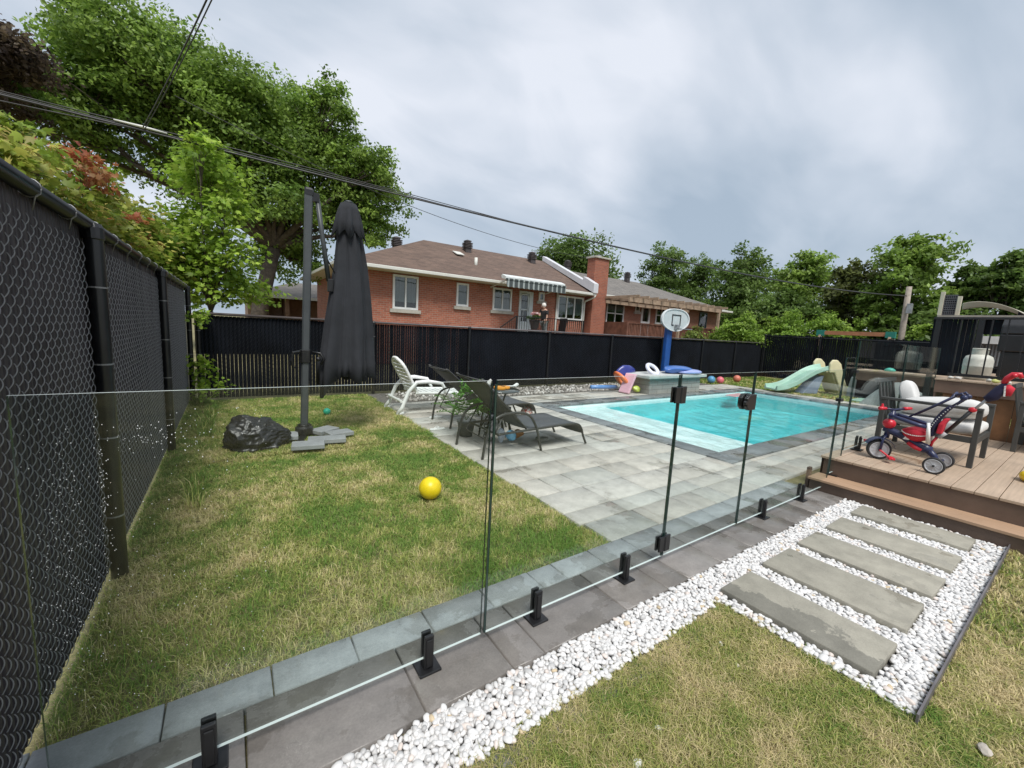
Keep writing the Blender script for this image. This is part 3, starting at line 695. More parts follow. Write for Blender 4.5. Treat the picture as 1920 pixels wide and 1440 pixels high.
# upper deck
ud = thing('raised_deck', 'raised deck with a brown fascia behind the armchairs, at the right edge', 'deck', (8.8, 0, 0))
bl = []; y = 1.45
while y > -3.2: bl.append((8.78, y-.137, 13.5, y)); y -= .1415
boards('deck_boards', M_deck, ud, bl, 1.115)
M_skirt = pm('cedar skirt', (.20, .095, .04), .6, .3, 3, .4, 60)
p = MB(); p.box(8.8, -3.2, .905, 8.82, 1.44, 1.088); p.box(8.82, 1.42, .5, 13.4, 1.44, 1.088); part('fascia', p, pm('upper fascia', (.15, .095, .07), .55, .12, 3, .2, 120), ud)
p = MB()
for i, y in enumerate(np.arange(-3.2, 1.3, .35)): p.box(8.86, y, -.03, 8.88, min(y+.345, 1.42), .90)
part('skirt', p, M_skirt, ud)
# ------------------------------------------------------------------ houses
def window(t, x0, x1, z0, z1, y, panes=2, sill=True, hbar=False, mat=None, curtain=.55):
    """white frame with panes, frame stands proud of the brick"""
    fr = MB(); w = .055; f = .075
    for (a, b, c, d) in ((x0, z0, x1, z0+f), (x0, z1-f, x1, z1), (x0, z0+f, x0+f, z1-f), (x1-f, z0+f, x1, z1-f)): fr.box(a, y-.05, b, c, y+.02, d)
    pw = (x1-x0-2*f)/panes
    for i in range(1, panes): fr.box(x0+f+i*pw-w/2, y-.045, z0+f, x0+f+i*pw+w/2, y+.02, z1-f)
    if hbar: fr.box(x0+f, y-.043, (z0+z1)/2-.03, x1-f, y+.02, (z0+z1)/2+.03)
    o = part('window', fr, mat or M_white, t, bev=.004)
    g_ = MB(); g_.box(x0+f, y-.018, z0+f, x1-f, y-.012, z1-f); sub(part('pane', g_, M_windowglass), o, t)
    if curtain:
        c = MB(); n = 24; V = []
        for i in range(n+1):
            x = x0+f+(x1-x0-2*f)*i/n; V += [(x, y-.008+.002*math.sin(i*1.9), z1-f-(z1-z0)*curtain), (x, y-.008+.002*math.sin(i*1.9), z1-f)]
        c.add(V, [(2*i, 2*i+2, 2*i+3, 2*i+1) for i in range(n)]); sub(part('curtain', c, M_curtain), o, t)
    if sill:
        s_ = MB(); s_.box(x0-.1, y-.09, z0-.13, x1+.1, y+.02, z0-.004); sub(part('sill', s_, M_conc), o, t)
    return o
def wg():
    m = bpy.data.materials.new('house glass'); t, n, l, b = nodes_of(m); n.remove(b)
    tr = n.new('ShaderNodeBsdfTransparent'); tr.inputs[0].default_value = (.75, .8, .8, 1); g = n.new('ShaderNodeBsdfGlossy'); g.inputs['Roughness'].default_value = .02
    ms = n.new('ShaderNodeMixShader'); l.new(schlick(n, l, .07), ms.inputs[0]); l.new(tr.outputs[0], ms.inputs[1]); l.new(g.outputs[0], ms.inputs[2]); l.new(ms.outputs[0], n['Material Output'].inputs[0]); return m
M_windowglass = wg()
M_dark = pm('dark interior', (.03, .032, .035), .8, .4, 2)
def vent(t, x, y, z, parent=None, s=1.0):
    p = MB(); p.box(x-.15*s, y-.15*s, z-.1, x+.15*s, y+.15*s, z+.3*s)
    for i in range(4): p.box(x-.2*s, y-.2*s, z+(.3+i*.07)*s, x+.2*s, y+.2*s, z+(.335+i*.07)*s)
    p.lathe([(.21*s, 0), (.2*s, .05), (.001, .1)], (x, y, z+.6*s), 4, rotm('Z', PI/4)); p.box(x-.12*s, y-.12*s, z+.3*s, x+.12*s, y+.12*s, z+.6*s)
    return sub(part('roof_vent', p, M_ventm), parent, t)
M_ventm = pm('brown roof vent', (.065, .055, .055), .6, .2, 4)
H1 = thing('brick_house', 'red brick bungalow with brown shingle hip roof and a striped awning, behind the back fence', 'house', (9, 15, 0))
WY = 15.0; HB = 22.2; X0h, X1h = 3.55, 14.50; ZE = 3.33
w_ = MB()
# front wall with openings for the windows and door
ops = [(4.9, 5.87, 2.02, 3.25), (7.46, 8.0, 2.31, 3.22), (9.16, 10.12, 2.27, 3.21), (10.53, 11.28, 1.1, 3.2), (11.6, 11.92, 2.85, 3.24), (12.74, 14.38, 2.1, 3.22)]
def wall_with(mb, x0, x1, z0, z1, y, th, ops):
    cx = x0
    for (a, b, c, d) in sorted(ops):
        mb.box(cx, y, z0, a, y+th, z1); mb.box(a, y, z0, b, y+th, c); mb.box(a, y, d, b, y+th, z1); cx = b
    mb.box(cx, y, z0, x1, y+th, z1)
wall_with(w_, X0h, X1h, 0, ZE, WY, .2, ops)
w_.box(X0h, WY+.2, 0, X0h+.2, HB, ZE); w_.box(X0h+.2, HB-.2, 0, X1h, HB, ZE); w_.box(X1h-.2, WY+.2, 0, X1h, HB-.2, ZE)
wl = part('wall', w_, M_brick, H1)
d = MB(); d.box(X0h+.25, WY+.9, .1, X1h-.25, WY+.95, 3.3); d.box(X0h+.25, WY+.25, 3.3, X1h-.25, WY+.9, 3.32); d.box(X0h+.25, WY+.25, .9, X1h-.25, WY+.9, .95)
part('interior', d, M_dark, H1)
for i, (a, b, c, dd) in enumerate(ops):
    if i == 3: continue
    window(H1, a, b, c, dd, WY, {0: 2, 1: 1, 2: 2, 4: 1, 5: 3}[i], i != 5, curtain={0: .72, 1: .95, 2: .9, 4: .99, 5: .72}[i])
# roof: hip on the left, fire wall on the right
OV = .6; ze = ZE+.08; RY = 18.35; RZ = 5.32; rx0 = 7.4; X1r = 14.58
r = MB(); e0, e1, f0, f1 = X0h-OV, X1r, WY-OV, HB+OV
r.add([(e0, f0, ze), (e1, f0, ze), (e1, f1, ze), (e0, f1, ze), (rx0, RY, RZ), (e1, RY, RZ)], [(0, 1, 5, 4), (0, 4, 3), (4, 5, 2, 3), (1, 2, 5), (0, 3, 2, 1)])
rf = part('roof', r, M_roof, H1)
s_ = MB(); s_.box(e0+.01, f0+.01, ZE-.02, e1-.02, f1-.01, ZE+.04); sub(part('soffit', s_, M_alu), rf, H1)
s_ = MB(); s_.box(e0-.09, f0-.10, ZE-.02, e1, f0-.001, ZE+.10); s_.box(e0-.10, f0, ZE-.02, e0-.001, f1, ZE+.10); sub(part('gutter', s_, M_alu, bev=.02), rf, H1)
for (x, y, z) in ((5.9, 17.6, 4.45), (9.3, 17.7, 4.88), (13.1, 17.7, 4.9)): vent(H1, x, y, z, rf, .95)
p = MB(); p.tube([(8.85, 16.0, 4.0), (8.85, 16.0, 4.48)], .07, 10); sub(part('roof_pipe', p, M_alu, smooth=True), rf, H1)
p = MB(); p.obox((8.5, 17.0, 4.74), (.38, .5, .03), rotm('X', .38)); sub(part('roof_flashing', p, M_alu), rf, H1)
# sloping white parapet of the fire wall
p = MB(); sl = (RZ-ze)/(RY-f0)
p.prism([(f0-.15, ze+.02), (RY, RZ+.02), (RY, RZ+.26), (f0+.65, ze+.02+.8*sl+.27), (f0+.6, ze+.02+.8*sl+.42), (f0-.15, ze+.45)], .3, (X1r-.28, 0, 0), ((0, 1, 0), (0, 0, 1)), (1, 0, 0))
sub(part('parapet', p, pm('white parapet metal', (.6, .61, .64), .45, .05, 2)), rf, H1)
p = MB(); p.tube([(14.50, 14.33, 3.32), (14.50, 14.35, 3.24), (14.42, 14.90, 3.05), (14.42, 14.93, 2.9), (14.42, 14.93, .1)], .045, 8); part('downspout', p, M_alu, H1, smooth=True)
p = MB(); p.tube([(12.66, 14.94, 3.3), (12.66, 14.94, .1)], .04, 8); part('downspout', p, M_alu, H1, smooth=True)
# door
d = MB(); a, b, c, e_ = 10.53, 11.28, 1.1, 3.2
d.box(a, WY-.04, c, a+.07, WY+.05, e_); d.box(b-.2, WY-.04, c, b, WY+.05, e_); d.box(a+.07, WY-.04, e_-.09, b-.2, WY+.05, e_)
d.box(a+.07, WY-.01, c, b-.2, WY+.03, c+.75)
for z in (c+.75, c+1.3, c+1.96): d.box(a+.07, WY-.012, z-.03, b-.2, WY+.03, z+.03)
d.box(a+.07, WY-.012, c+.75, a+.13, WY+.03, e_-.09); d.box(b-.27, WY-.012, c+.75, b-.2, WY+.03, e_-.09)
for x in (a+.25,): d.box(x-.01, WY-.009, c+.75, x+.01, WY+.02, c+1.3)
do = part('door', d, pm('pale door paint', (.62, .68, .70), .4, .05, 3), H1, bev=.004)
p = MB(); p.box(a+.13, WY+.012, c+.78, b-.27, WY+.016, e_-.12); sub(part('pane', p, M_windowglass), do, H1)
p = MB(); p.prism([(0, 0), (.36, 0), (.36, .62), (.26, .1), (.18, .62), (.08, .1), (0, .62)], .004, (a+.13, WY+.03, 2.4)); sub(part('curtain', p, M_curtain), do, H1)
p = MB(); p.obox((b-.24, WY-.04, c+.98), (.03, .05, .12)); sub(part('handle', p, M_black), do, H1)
# awning (rolled-in retractable, striped valance)
aw = MB(); ay = 13.72
aw.prism([(0, .02), (.3, .08), (.36, .2), (.28, .24), (0, .14)], 3.1, (8.98, ay+.05, 3.42), ((0, 1, 0), (0, 0, 1)), (1, 0, 0))
awo = part('awning', aw, pm('awning cassette white', (.66, .69, .68), .35, .05, 3), H1, bev=.01)
m = bpy.data.materials.new('striped awning cloth'); t, n, l, b = nodes_of(m); c = n.new('ShaderNodeTexCoord'); q = n.new('ShaderNodeSeparateXYZ'); l.new(c.outputs['Object'], q.inputs[0])
wv_ = mth('SINE', mth('MULTIPLY', q.outputs[0], 2*PI/.25, n, l), None, n, l); l.new(ramp(n, l, wv_, [(.0, (.055, .068, .07)), (.45, (.06, .075, .075)), (.6, (.30, .34, .335)), (1, (.32, .36, .355))]), b.inputs['Base Color']); b.inputs['Roughness'].default_value = .9
va = MB(); V = []; n_ = 96
for i in range(n_+1):
    x = 8.98+3.08*i/n_; V += [(x, ay-.02+.008*math.sin(i*1.3), 3.43), (x, ay-.03+.014*math.sin(i*.8), 3.18-.035*abs(math.sin(i*PI/8)))]
va.add(V, [(2*i, 2*i+1, 2*i+3, 2*i+2) for i in range(n_)]); va.box(8.98, ay-.04, 3.42, 12.06, ay+.04, 3.48)
sub(part('valance', va, m, solid=.006), awo, H1)
for x in (9.05, 12.0): p = MB(); p.beam((x, ay, 3.45), (x, WY, 3.2), .05, .05); sub(part('bracket', p, M_alu), awo, H1)
# chimney, shared, its own thing
CHI = thing('brick_chimney', 'tall red brick chimney standing between the two brick houses', 'chimney', (15.2, 15, 0))
part('shaft', MB().box(14.72, 14.70, 0, 15.68, 15.22, 5.16), M_chim, CHI)
part('cap', MB().box(14.65, 14.63, 5.16, 15.76, 15.3, 5.25), M_conc, CHI, bev=.02)
p = MB(); p.tube([(15.2, 14.95, 5.25), (15.2, 14.95, 5.36)], .12, 12); part('flue', p, M_gal, CHI)
# balcony
BL = thing('balcony', 'small balcony with black iron railing at the door of the brick bungalow', 'balcony', (11.4, 14, 0))
p = MB(); p.box(9.5, 13.6, .98, 13.25, 14.98, 1.09); part('floor', p, M_conc, BL)
p = MB(); p.box(9.6, 13.7, 0, 9.8, 14.9, .97); p.box(12.95, 13.7, 0, 13.15, 14.9, .97); part('support', p, M_conc, BL)
def railing(t, a, b, h, step=.12, mat=None, r=.01, nm='railing', mid=None):
    a = Vector(a); b = Vector(b); p = MB(); u = Vector((0, 0, h)); p.beam(a+u, b+u, .04, .03); p.beam(a+u*.1, b+u*.1, .03, .025)
    n = max(2, int((b-a).length/step))
    for i in range(n+1):
        q = a+(b-a)*i/n; p.tube([q+u*.1, q+u], r, 4, False)
    for q in (a, b): p.beam(q, q+u*1.02, .035, .035, (1, 0, 0))
    return part(nm, p, mat or M_black, t)
railing(BL, (9.52, 13.62, 1.1), (13.2, 13.62, 1.1), .94); railing(BL, (13.2, 13.64, 1.1), (13.2, 14.95, 1.1), .94)
railing(BL, (8.75, 13.62, .62), (9.48, 13.62, 1.1), .94)
for i in range(4):
    pass
p = MB()
for i in range(5): p.box(8.55+i*.2, 13.65, 0, 8.75+i*.2, 14.6, .2+i*.19)
part('stairs', p, M_conc, BL)
# patio furniture on the balcony
PC = thing('patio_chair', 'dark patio chair on the balcony behind the black railing', 'chair', (12.2, 14.2, 1.1))
part('seat', MB().box(11.95, 13.98, 1.5, 12.45, 14.4, 1.54), M_black, PC); part('backrest', MB().obox((12.47, 14.2, 1.82), (.04, .46, .6), rotm('Y', .15)), M_black, PC)
for x, y in ((11.98, 14.0), (12.42, 14.0), (11.98, 14.38), (12.42, 14.38)): part('leg', MB().tube([(x, y, 1.1), (x, y, 1.5)], .015, 6), M_black, PC)
# flower pot with flowers
FP = thing('flower_pot', 'flower pot with pink and white flowers in front of the woman on the balcony', 'plant', (10.6, 13.9, 1.1))
part('pot', MB().lathe([(.14, 0), (.22, .36), (.24, .36), (.24, .4), (.2, .4)], (10.62, 13.9, 1.55), 16), pm('dark pot', (.04, .035, .035), .6, .2), FP)
part('stand', MB().box(10.42, 13.75, 1.1, 10.82, 14.05, 1.54), M_black, FP)
def blob_leaves(name, clumps, n, size, pal, parent=None, mat=None, seed=0, twigs=40, spread=.22, lobed=False, up=.35, droop=0, label=None, cat=None, group=None, kind=None, hollow=.45, aspect=1.5, org=None):
    """leaf-sized faces gathered round twig ends spread through the crown's volume"""
    r = np.random.default_rng(seed+100); cl = np.array(clumps, float); wgt = (cl[:, 3]**2*cl[:, 4])**.67; wgt /= wgt.sum()
    T = int(twigs); ci = r.choice(len(cl), T, p=wgt); d = r.normal(0, 1, (T, 3)); d /= np.linalg.norm(d, axis=1)[:, None]
    d[:, 2] = np.where(d[:, 2] < -.55, -d[:, 2], d[:, 2])
    rad = (hollow+(1-hollow)*r.random(T)**.6)*(1+.18*r.normal(0, 1, T)); R3 = np.stack([cl[ci, 3], cl[ci, 3], cl[ci, 4]], 1)
    tc_ = cl[ci, :3]+d*R3*rad[:, None]; hue = r.normal(0, 1, T); br = r.uniform(.7, 1.3, T)
    k = r.integers(0, T, n); sg = R3[k]*spread
    off = r.normal(0, 1, (n, 3))*sg; off[:, 2] *= .55; off[:, 2] -= droop*np.linalg.norm(off[:, :2], axis=1)
    P = tc_[k]+off
    nr = d[k]*.6+r.normal(0, .6, (n, 3))+np.array([0, 0, up]); nr /= np.linalg.norm(nr, axis=1)[:, None]
    a = np.cross(nr, r.normal(0, 1, (n, 3))); a /= np.linalg.norm(a, axis=1)[:, None]; b = np.cross(nr, a)
    s = size*r.uniform(.6, 1.35, n)[:, None]
    pal = np.array(pal, float); t = np.clip(.5+.22*hue[k]+r.normal(0, .16, n), 0, .999)*(len(pal)-1); i0 = t.astype(int); f = (t-i0)[:, None]
    c = (pal[i0]*(1-f)+pal[np.minimum(i0+1, len(pal)-1)]*f)*br[k][:, None]*r.uniform(.8, 1.2, (n, 1))
    if not lobed:
        pts = [(-.5*aspect, 0, 0), (-.05, -.42, .06), (.5*aspect, 0, -.06), (-.05, .42, .06)]; fc = np.array([[0, 1, 2], [0, 2, 3]])
    else:
        pr_ = [(-90, .55), (-62, .5), (-38, .88), (-22, .52), (0, 1.0+.15), (22, .52), (38, .88), (62, .5), (90, .55), (150, .3), (210, .3)]
        pts = [(0, 0, .05)]+[(q*math.cos(math.radians(w)), q*math.sin(math.radians(w)), -.12*q*abs(math.sin(math.radians(w)))) for w, q in pr_]
        m_ = len(pr_); fc = np.array([[0, 1+i, 1+(i+1) % m_] for i in range(m_)])
    pts = np.array(pts); V = P[:, None]+s[:, None]*(pts[None, :, :1]*a[:, None]+pts[None, :, 1:2]*b[:, None]+pts[None, :, 2:3]*nr[:, None])
    F = (fc[None]+(np.arange(n)*len(pts))[:, None, None]).reshape(-1, 3)
    o = npmesh(name, V.reshape(-1, 3), F, mat or M_leaf, parent, col=np.repeat(np.clip(c, 0, 1), len(pts), 0), org=org)
    if label: props(o, label, cat, group, kind)
    return o, tc_, ci
blob_leaves('foliage', [(10.6, 13.9, 2.02, .24, .12)], 500, .05, [(.05, .12, .03), (.12, .2, .05)], FP, seed=3, twigs=20)
blob_leaves('blossom', [(10.55, 13.85, 2.2, .18, .07)], 110, .05, [(.7, .25, .3), (.8, .7, .68)], FP, seed=4, twigs=9)
# ------------------------------------------------------------------ second house
H2 = thing('brick_house', 'far brick bungalow with grey hip roof, right of the chimney, behind the basketball hoop', 'house', (21, 15.6, 0))
w_ = MB(); y2 = 15.6
ops = [(16.7, 18.1, 2.03, 3.29), (19.03, 19.42, 2.88, 3.3), (19.6, 20.4, 1.2, 3.3), (20.93, 22.0, 2.3, 3.3), (25.5, 26.4, 2.0, 3.3)]
wall_with(w_, 15.2, 27.6, 0, 3.38, y2, .2, ops); w_.box(15.2, y2+.2, 0, 15.4, 23.4, 3.38); w_.box(27.4, y2+.2, 0, 27.6, 23.4, 3.38); w_.box(15.4, 23.2, 0, 27.4, 23.4, 3.38)
part('wall', w_, M_brick2, H2); d = MB(); d.box(15.5, y2+.9, .1, 27.3, y2+.95, 3.3); d.box(15.5, y2+.25, 3.32, 27.3, y2+.9, 3.34); part('interior', d, M_dark, H2)
window(H2, *ops[0], y2, 2, True, True, curtain=.35); window(H2, *ops[1], y2, 1, True, curtain=.99); window(H2, *ops[3], y2, 2, True, True, curtain=0); window(H2, *ops[4], y2, 1, False, mat=pm('dark green frame', (.03, .06, .06), .5), curtain=0)
d = MB(); a, b = 19.6, 20.4; d.box(a, y2-.04, 1.2, a+.14, y2+.05, 3.3); d.box(b-.14, y2-.04, 1.2, b, y2+.05, 3.3); d.box(a+.14, y2-.04, 3.12, b-.14, y2+.05, 3.3); d.box(a+.14, y2-.04, 2.25, b-.14, y2+.05, 2.37); d.box(a+.14, y2-.04, 1.2, b-.14, y2+.05, 1.4)
do = part('door', d, M_white, H2); sub(part('pane', MB().box(a+.14, y2, 1.4, b-.14, y2+.01, 3.12), M_windowglass), do, H2)
r = MB(); e0, e1, f0, f1, ze2 = 15.22, 28.25, 15.0, 24.0, 3.5
r.add([(e0, f0, ze2), (e1, f0, ze2), (e1, f1, ze2), (e0, f1, ze2), (e0, 19.5, 5.25), (23.8, 19.5, 5.25)], [(0, 1, 5, 4), (1, 2, 5), (2, 3, 4, 5), (0, 4, 3), (0, 3, 2, 1)])
rf2 = part('roof', r, M_roof2, H2)
s_ = MB(); s_.box(e0, f0+.01, 3.38, e1-.01, f1-.01, 3.46); sub(part('soffit', s_, M_alu), rf2, H2)
s_ = MB(); s_.box(e0, f0-.1, 3.40, e1+.1, f0-.001, 3.52); s_.box(e1+.001, f0, 3.40, e1+.1, f1, 3.52); sub(part('gutter', s_, M_alu, bev=.02), rf2, H2)
for (x, y, z) in ((17.0, 19.3, 5.2), (22.1, 19.0, 5.1)): vent(H2, x, y, z, rf2, .9)
# wooden deck rail and pergola of the second house
PD = thing('wooden_veranda', 'reddish wooden railed veranda of the far house, behind the basketball board', 'veranda', (20, 13.5, 0))
M_redwood = pm('red stained wood', (.17, .075, .05), .7, .25, 4, .3, 40); M_oldwood = pm('weathered timber', (.33, .24, .17), .8, .2, 4, .4, 40)
part('floor', MB().box(16, 13.5, 1.1, 24.1, 15.58, 1.2), M_redwood, PD)
p = MB(); p.box(16, 13.46, 2.1, 24.1, 13.56, 2.16); p.box(16, 13.48, 1.22, 24.1, 13.54, 1.3)
for x in np.arange(16.05, 24.1, .115): p.box(x, 13.49, 1.3, x+.055, 13.53, 2.1)
p.box(15.97, 13.5, 1.2, 16.03, 15.5, 2.15)
part('railing', p, M_redwood, PD)
for x in (16, 18.7, 21.4, 24.0): part('post', MB().box(x-.05, 13.45, 0, x+.05, 13.57, 2.18), M_redwood, PD)
PG = thing('pergola', 'weathered timber pergola frame over the veranda of the far house', 'pergola', (19.5, 13, 0))
p = MB(); p.box(15.4, 12.95, 3.08, 23.4, 13.05, 3.28); p.box(15.4, 15.0, 3.1, 23.4, 15.1, 3.28)
part('beam', p, M_oldwood, PG)
for x in np.arange(15.6, 23.4, .7): part('rafter', MB().box(x, 12.6, 3.282, x+.06, 15.4, 3.40), M_oldwood, PG)
for x in (19.45, 23.2): part('post', MB().box(x-.06, 12.94, 0, x+.06, 13.06, 3.08), M_oldwood, PG)
# small pale house far left
H3 = thing('small_house', 'small house with grey roof and dark carport, far behind the fence left of the parasol', 'house', (2.5, 26, 0))
p = MB(); p.box(.8, 26, 0, 1.55, 31, 2.55); p.box(1.55, 28, 0, 6, 31, 2.55); p.box(2.55, 26.1, 0, 2.75, 28, 2.55); part('wall', p, pm('tan siding', (.35, .22, .15), .8, .15, 3, .2, 30), H3)
part('siding', MB().box(1.05, 25.9, 0, 1.55, 25.99, 2.55), M_alu, H3)
r = MB(); r.add([(.5, 25.4, 2.58), (7.5, 25.4, 2.58), (7.5, 31.5, 2.58), (.5, 31.5, 2.58), (3.2, 28.5, 3.6), (5.5, 28.5, 3.6)], [(0, 1, 5, 4), (1, 2, 5), (2, 3, 4, 5), (3, 0, 4), (0, 3, 2, 1)]); rf3 = part('roof', r, M_roof2, H3)
sub(part('gutter', MB().box(.4, 25.3, 2.48, 7.6, 25.399, 2.62), M_alu), rf3, H3)
for i in range(3): part('column', MB().box(3.4+i*.9, 25.6, 0, 3.5+i*.9, 25.7, 2.5), M_alu, H3)
# ------------------------------------------------------------------ utility pole and cables
UP = thing('utility_pole', 'grey wooden utility pole among the trees at the far right', 'pole', (23.1, 5, 0))
part('pole', MB().tube([(23.15, 5.0, 0), (22.98, 5.02, 4.1)], [.12, .09], 12), pm('grey pole timber', (.30, .26, .22), .85, .2, 5, .4, 40), UP, smooth=True)
part('junction_box', MB().box(22.75, 4.78, 3.0, 22.92, 4.95, 3.4), M_gal, UP, bev=.01)
def catenary(a, b, sag, n=40):
    a = Vector(a); b = Vector(b); return [a+(b-a)*i/n+Vector((0, 0, -sag*4*(i/n)*(1-i/n))) for i in range(n+1)]
M_cable = pm('cable sheath', (.035, .035, .037), .5, .2, 4)
def poly(pts, n=60):
    """smooth parabola-like run through three heights"""
    xs_ = [p_[0] for p_ in pts]; c = np.polyfit(xs_, [p_[2] for p_ in pts], 2); y0_, y1_ = pts[0][1], pts[-1][1]
    return [(x, y0_+(y1_-y0_)*(x-xs_[0])/(xs_[-1]-xs_[0]), float(np.polyval(c, x))) for x in np.linspace(xs_[0], xs_[-1], n)]
p = MB()
def run_through(P, n=70):
    P = np.array(P, float); c = np.polyfit(P[:, 0], P[:, 2], 3); X = np.linspace(P[0, 0], P[-1, 0], n); sl_ = (P[-1, 1]-P[0, 1])/(P[-1, 0]-P[0, 0])
    return [(x, P[0, 1]+sl_*(x-P[0, 0]), float(np.polyval(c, x))) for x in X]
main = run_through([(-9, 10.62, 4.85), (-2.62, 9.5, 4.48), (-1.05, 9.23, 4.37), (1.93, 8.71, 4.14), (3.02, 8.52, 4.02), (5.92, 8.01, 3.84), (11.03, 7.11, 3.64), (15.94, 6.25, 3.58), (21.7, 5.24, 3.64), (22.9, 5.04, 3.72)]); p.tube(main, .016, 6)
single('power_cable', p, M_cable, 'thick dark overhead cable running from top left to the far utility pole', 'cable', (0, 9.05, 4.4), smooth=True)
for k, (dz, dy) in enumerate(((.035, .01), (.075, .03))):
    p = MB(); p.tube([(x, y+dy, z+(dz*(1+.2*math.sin(x*.9+k)) if x < 3 else max(.02, dz-.02*(x-3)))) for x, y, z in main], .008, 5)
    single('overhead_wire', p, M_cable, ['thin wire strung just above the thick overhead cable', 'uppermost thin wire above the thick overhead cable at top left'][k], 'wire', (-3, 9.6, 4.5), 'thin overhead wires', smooth=True)
p = MB(); p.tube(catenary((-9, 10.5, 4.62), (-1.05, 9.23, 4.34), .06), .009, 5); single('overhead_wire', p, M_cable, 'thin wire sagging just below the thick overhead cable at top left', 'wire', (-3, 9.5, 4.4), 'thin overhead wires', smooth=True)
p = MB(); p.tube([(-1.40, 9.27, 4.41), (-1.05, 9.21, 4.385), (-.75, 9.16, 4.36)], [.012, .022, .012], 8); single('cable_splice', p, M_alu, 'pale splice sleeve on the thick cable where the drop wire joins', 'splice', (-1.1, 9.6, 4.5), smooth=True)
p = MB(); p.tube(catenary((-1.05, 9.2, 4.38), (.75, 2.2, 4.9), .12), .008, 6); p.tube(catenary((-1.03, 9.2, 4.36), (.765, 2.2, 4.875), .14), .006, 6)
single('drop_wire', p, M_cable, 'twisted service wire running from the cable splice up and out of the top edge', 'wire', (0, 6, 4.5), smooth=True)
p = MB(); p.tube(catenary((-1.0, 14.5, 7.0), (13.9, 14.4, 5.0), .6), .010, 5); single('house_wire', p, M_cable, 'thinnest wire crossing to the brick house below the thick cable', 'wire', (6, 14.5, 6), smooth=True)
# ------------------------------------------------------------------ trees
def tree(name, label, base, clumps, n, size, pal, trunk_r=.2, fork=None, group=None, seed=0, twigs=300, cat='tree', limbs=True, **kw):
    t = thing(name, label, cat, (base[0], base[1], 0), 0, group)
    _, tips, ci = blob_leaves('crown', clumps, n, size, pal, t, seed=seed, twigs=twigs, **kw)
    p = MB(); r = random.Random(seed); f = fork or (base[0], base[1], min(c[2]-c[4] for c in clumps)*.8+.3)
    b = Vector((base[0], base[1], -.1)); f = Vector(f); mid = (b+f)/2+Vector((r.uniform(-.1, .1), r.uniform(-.1, .1), 0))*f.z*.4
    p.tube([b, mid, f], [trunk_r*1.25, trunk_r, trunk_r*.85], 10)
    if limbs:
        for i, c in enumerate(clumps):
            e_ = Vector(c[:3]); m_ = f+(e_-f)*.5+Vector((r.uniform(-.2, .2), r.uniform(-.2, .2), .15))*(e_-f).length*.3
            p.tube([f, f+(m_-f)*.5+Vector((0, 0, .1)), m_, e_], [trunk_r*.6, trunk_r*.42, trunk_r*.28, trunk_r*.1], 7)
            idx = [k for k in range(len(tips)) if ci[k] == i][:10]
            for k in idx:
                q = Vector(tips[k]); s_ = m_+(e_-m_)*r.uniform(.2, .9); p.tube([s_, (s_+q)/2+Vector((0, 0, .08)), q], [trunk_r*.13, trunk_r*.09, trunk_r*.03], 5)
    part('trunk', p, M_bark, t, smooth=True); return t
G1 = [(.105, .185, .035), (.19, .30, .05), (.31, .44, .09)]
big = [(-2.53, 18.8, 9.28, 1.68, 1.59), (-3.38, 20.0, 10.07, 0.87, 1.21), (-1.41, 21.2, 9.72, 2.21, 1.91), (-3.69, 19.4, 7.89, 1.51, 1.51), (-2.31, 20.6, 8.29, 2.09, 1.52), (0.22, 18.8, 8.78, 1.7, 1.42), (0.52, 20.0, 7.81, 2.26, 1.85), (2.4, 21.2, 9.13, 2.19, 1.96), (3.47, 19.4, 9.66, 1.2, 1.31), (3.45, 20.6, 7.7, 2.22, 2.1), (4.8, 18.8, 7.56, 1.35, 1.35), (5.59, 20.0, 6.68, 1.42, 1.47), (4.46, 21.2, 5.97, 1.75, 1.5), (1.69, 19.4, 5.76, 1.69, 1.27), (-0.69, 20.6, 6.7, 1.85, 1.23), (-4.29, 18.8, 6.86, 1.43, 0.95), (-3.39, 20.0, 6.57, 1.07, 0.72), (2.32, 21.2, 3.98, 1.67, 1.19), (5.43, 19.4, 5.38, 0.96, 0.96), (-0.3, 20.6, 8.35, 1.85, 1.64)]
tree('maple_tree', 'huge spreading green maple filling the upper left, behind the parasol', (.85, 20.2), big, 160000, .10, G1, .3, (1.6, 20.2, 4.3), seed=1, twigs=1750, spread=.155, droop=.15)
tree('purple_maple', 'dark purple leaved tree at the far top left corner', (-5, 17.2), [(-4.45, 15.8, 7.3, 0.8, 0.7), (-4.55, 17.0, 7.6, 0.7, 0.6), (-6.0, 18.2, 7.3, 1.3, 1.16), (-4.9, 16.4, 6.5, .95, 0.5)], 22000, .085, [(.045, .032, .028), (.09, .065, .05), (.13, .10, .06)], .18, seed=2, twigs=320)
G2 = [(.15, .26, .03), (.26, .40, .045), (.38, .50, .08)]
tree('maple_sapling', 'bright yellow-green young maple growing behind the fence corner', (-.3, 9.9), [(-0.34, 9.1, 4.14, 0.36, 0.36), (-0.17, 9.8, 4.01, 0.5, 0.45), (-0.5, 10.6, 4.0, 0.46, 0.5), (-0.03, 9.4, 3.26, 0.45, 0.45), (-0.47, 10.2, 3.11, 0.6, 0.5), (0.1, 9.3, 2.57, 0.36, 0.42), (-0.39, 9.9, 2.26, 0.7, 0.5), (0.01, 10.4, 1.95, 0.7, 0.41), (-0.72, 9.6, 2.43, 0.45, 0.45)], 7500, .072, G2, .05, seed=4, twigs=420, lobed=True, up=.8, droop=.2, spread=.3)
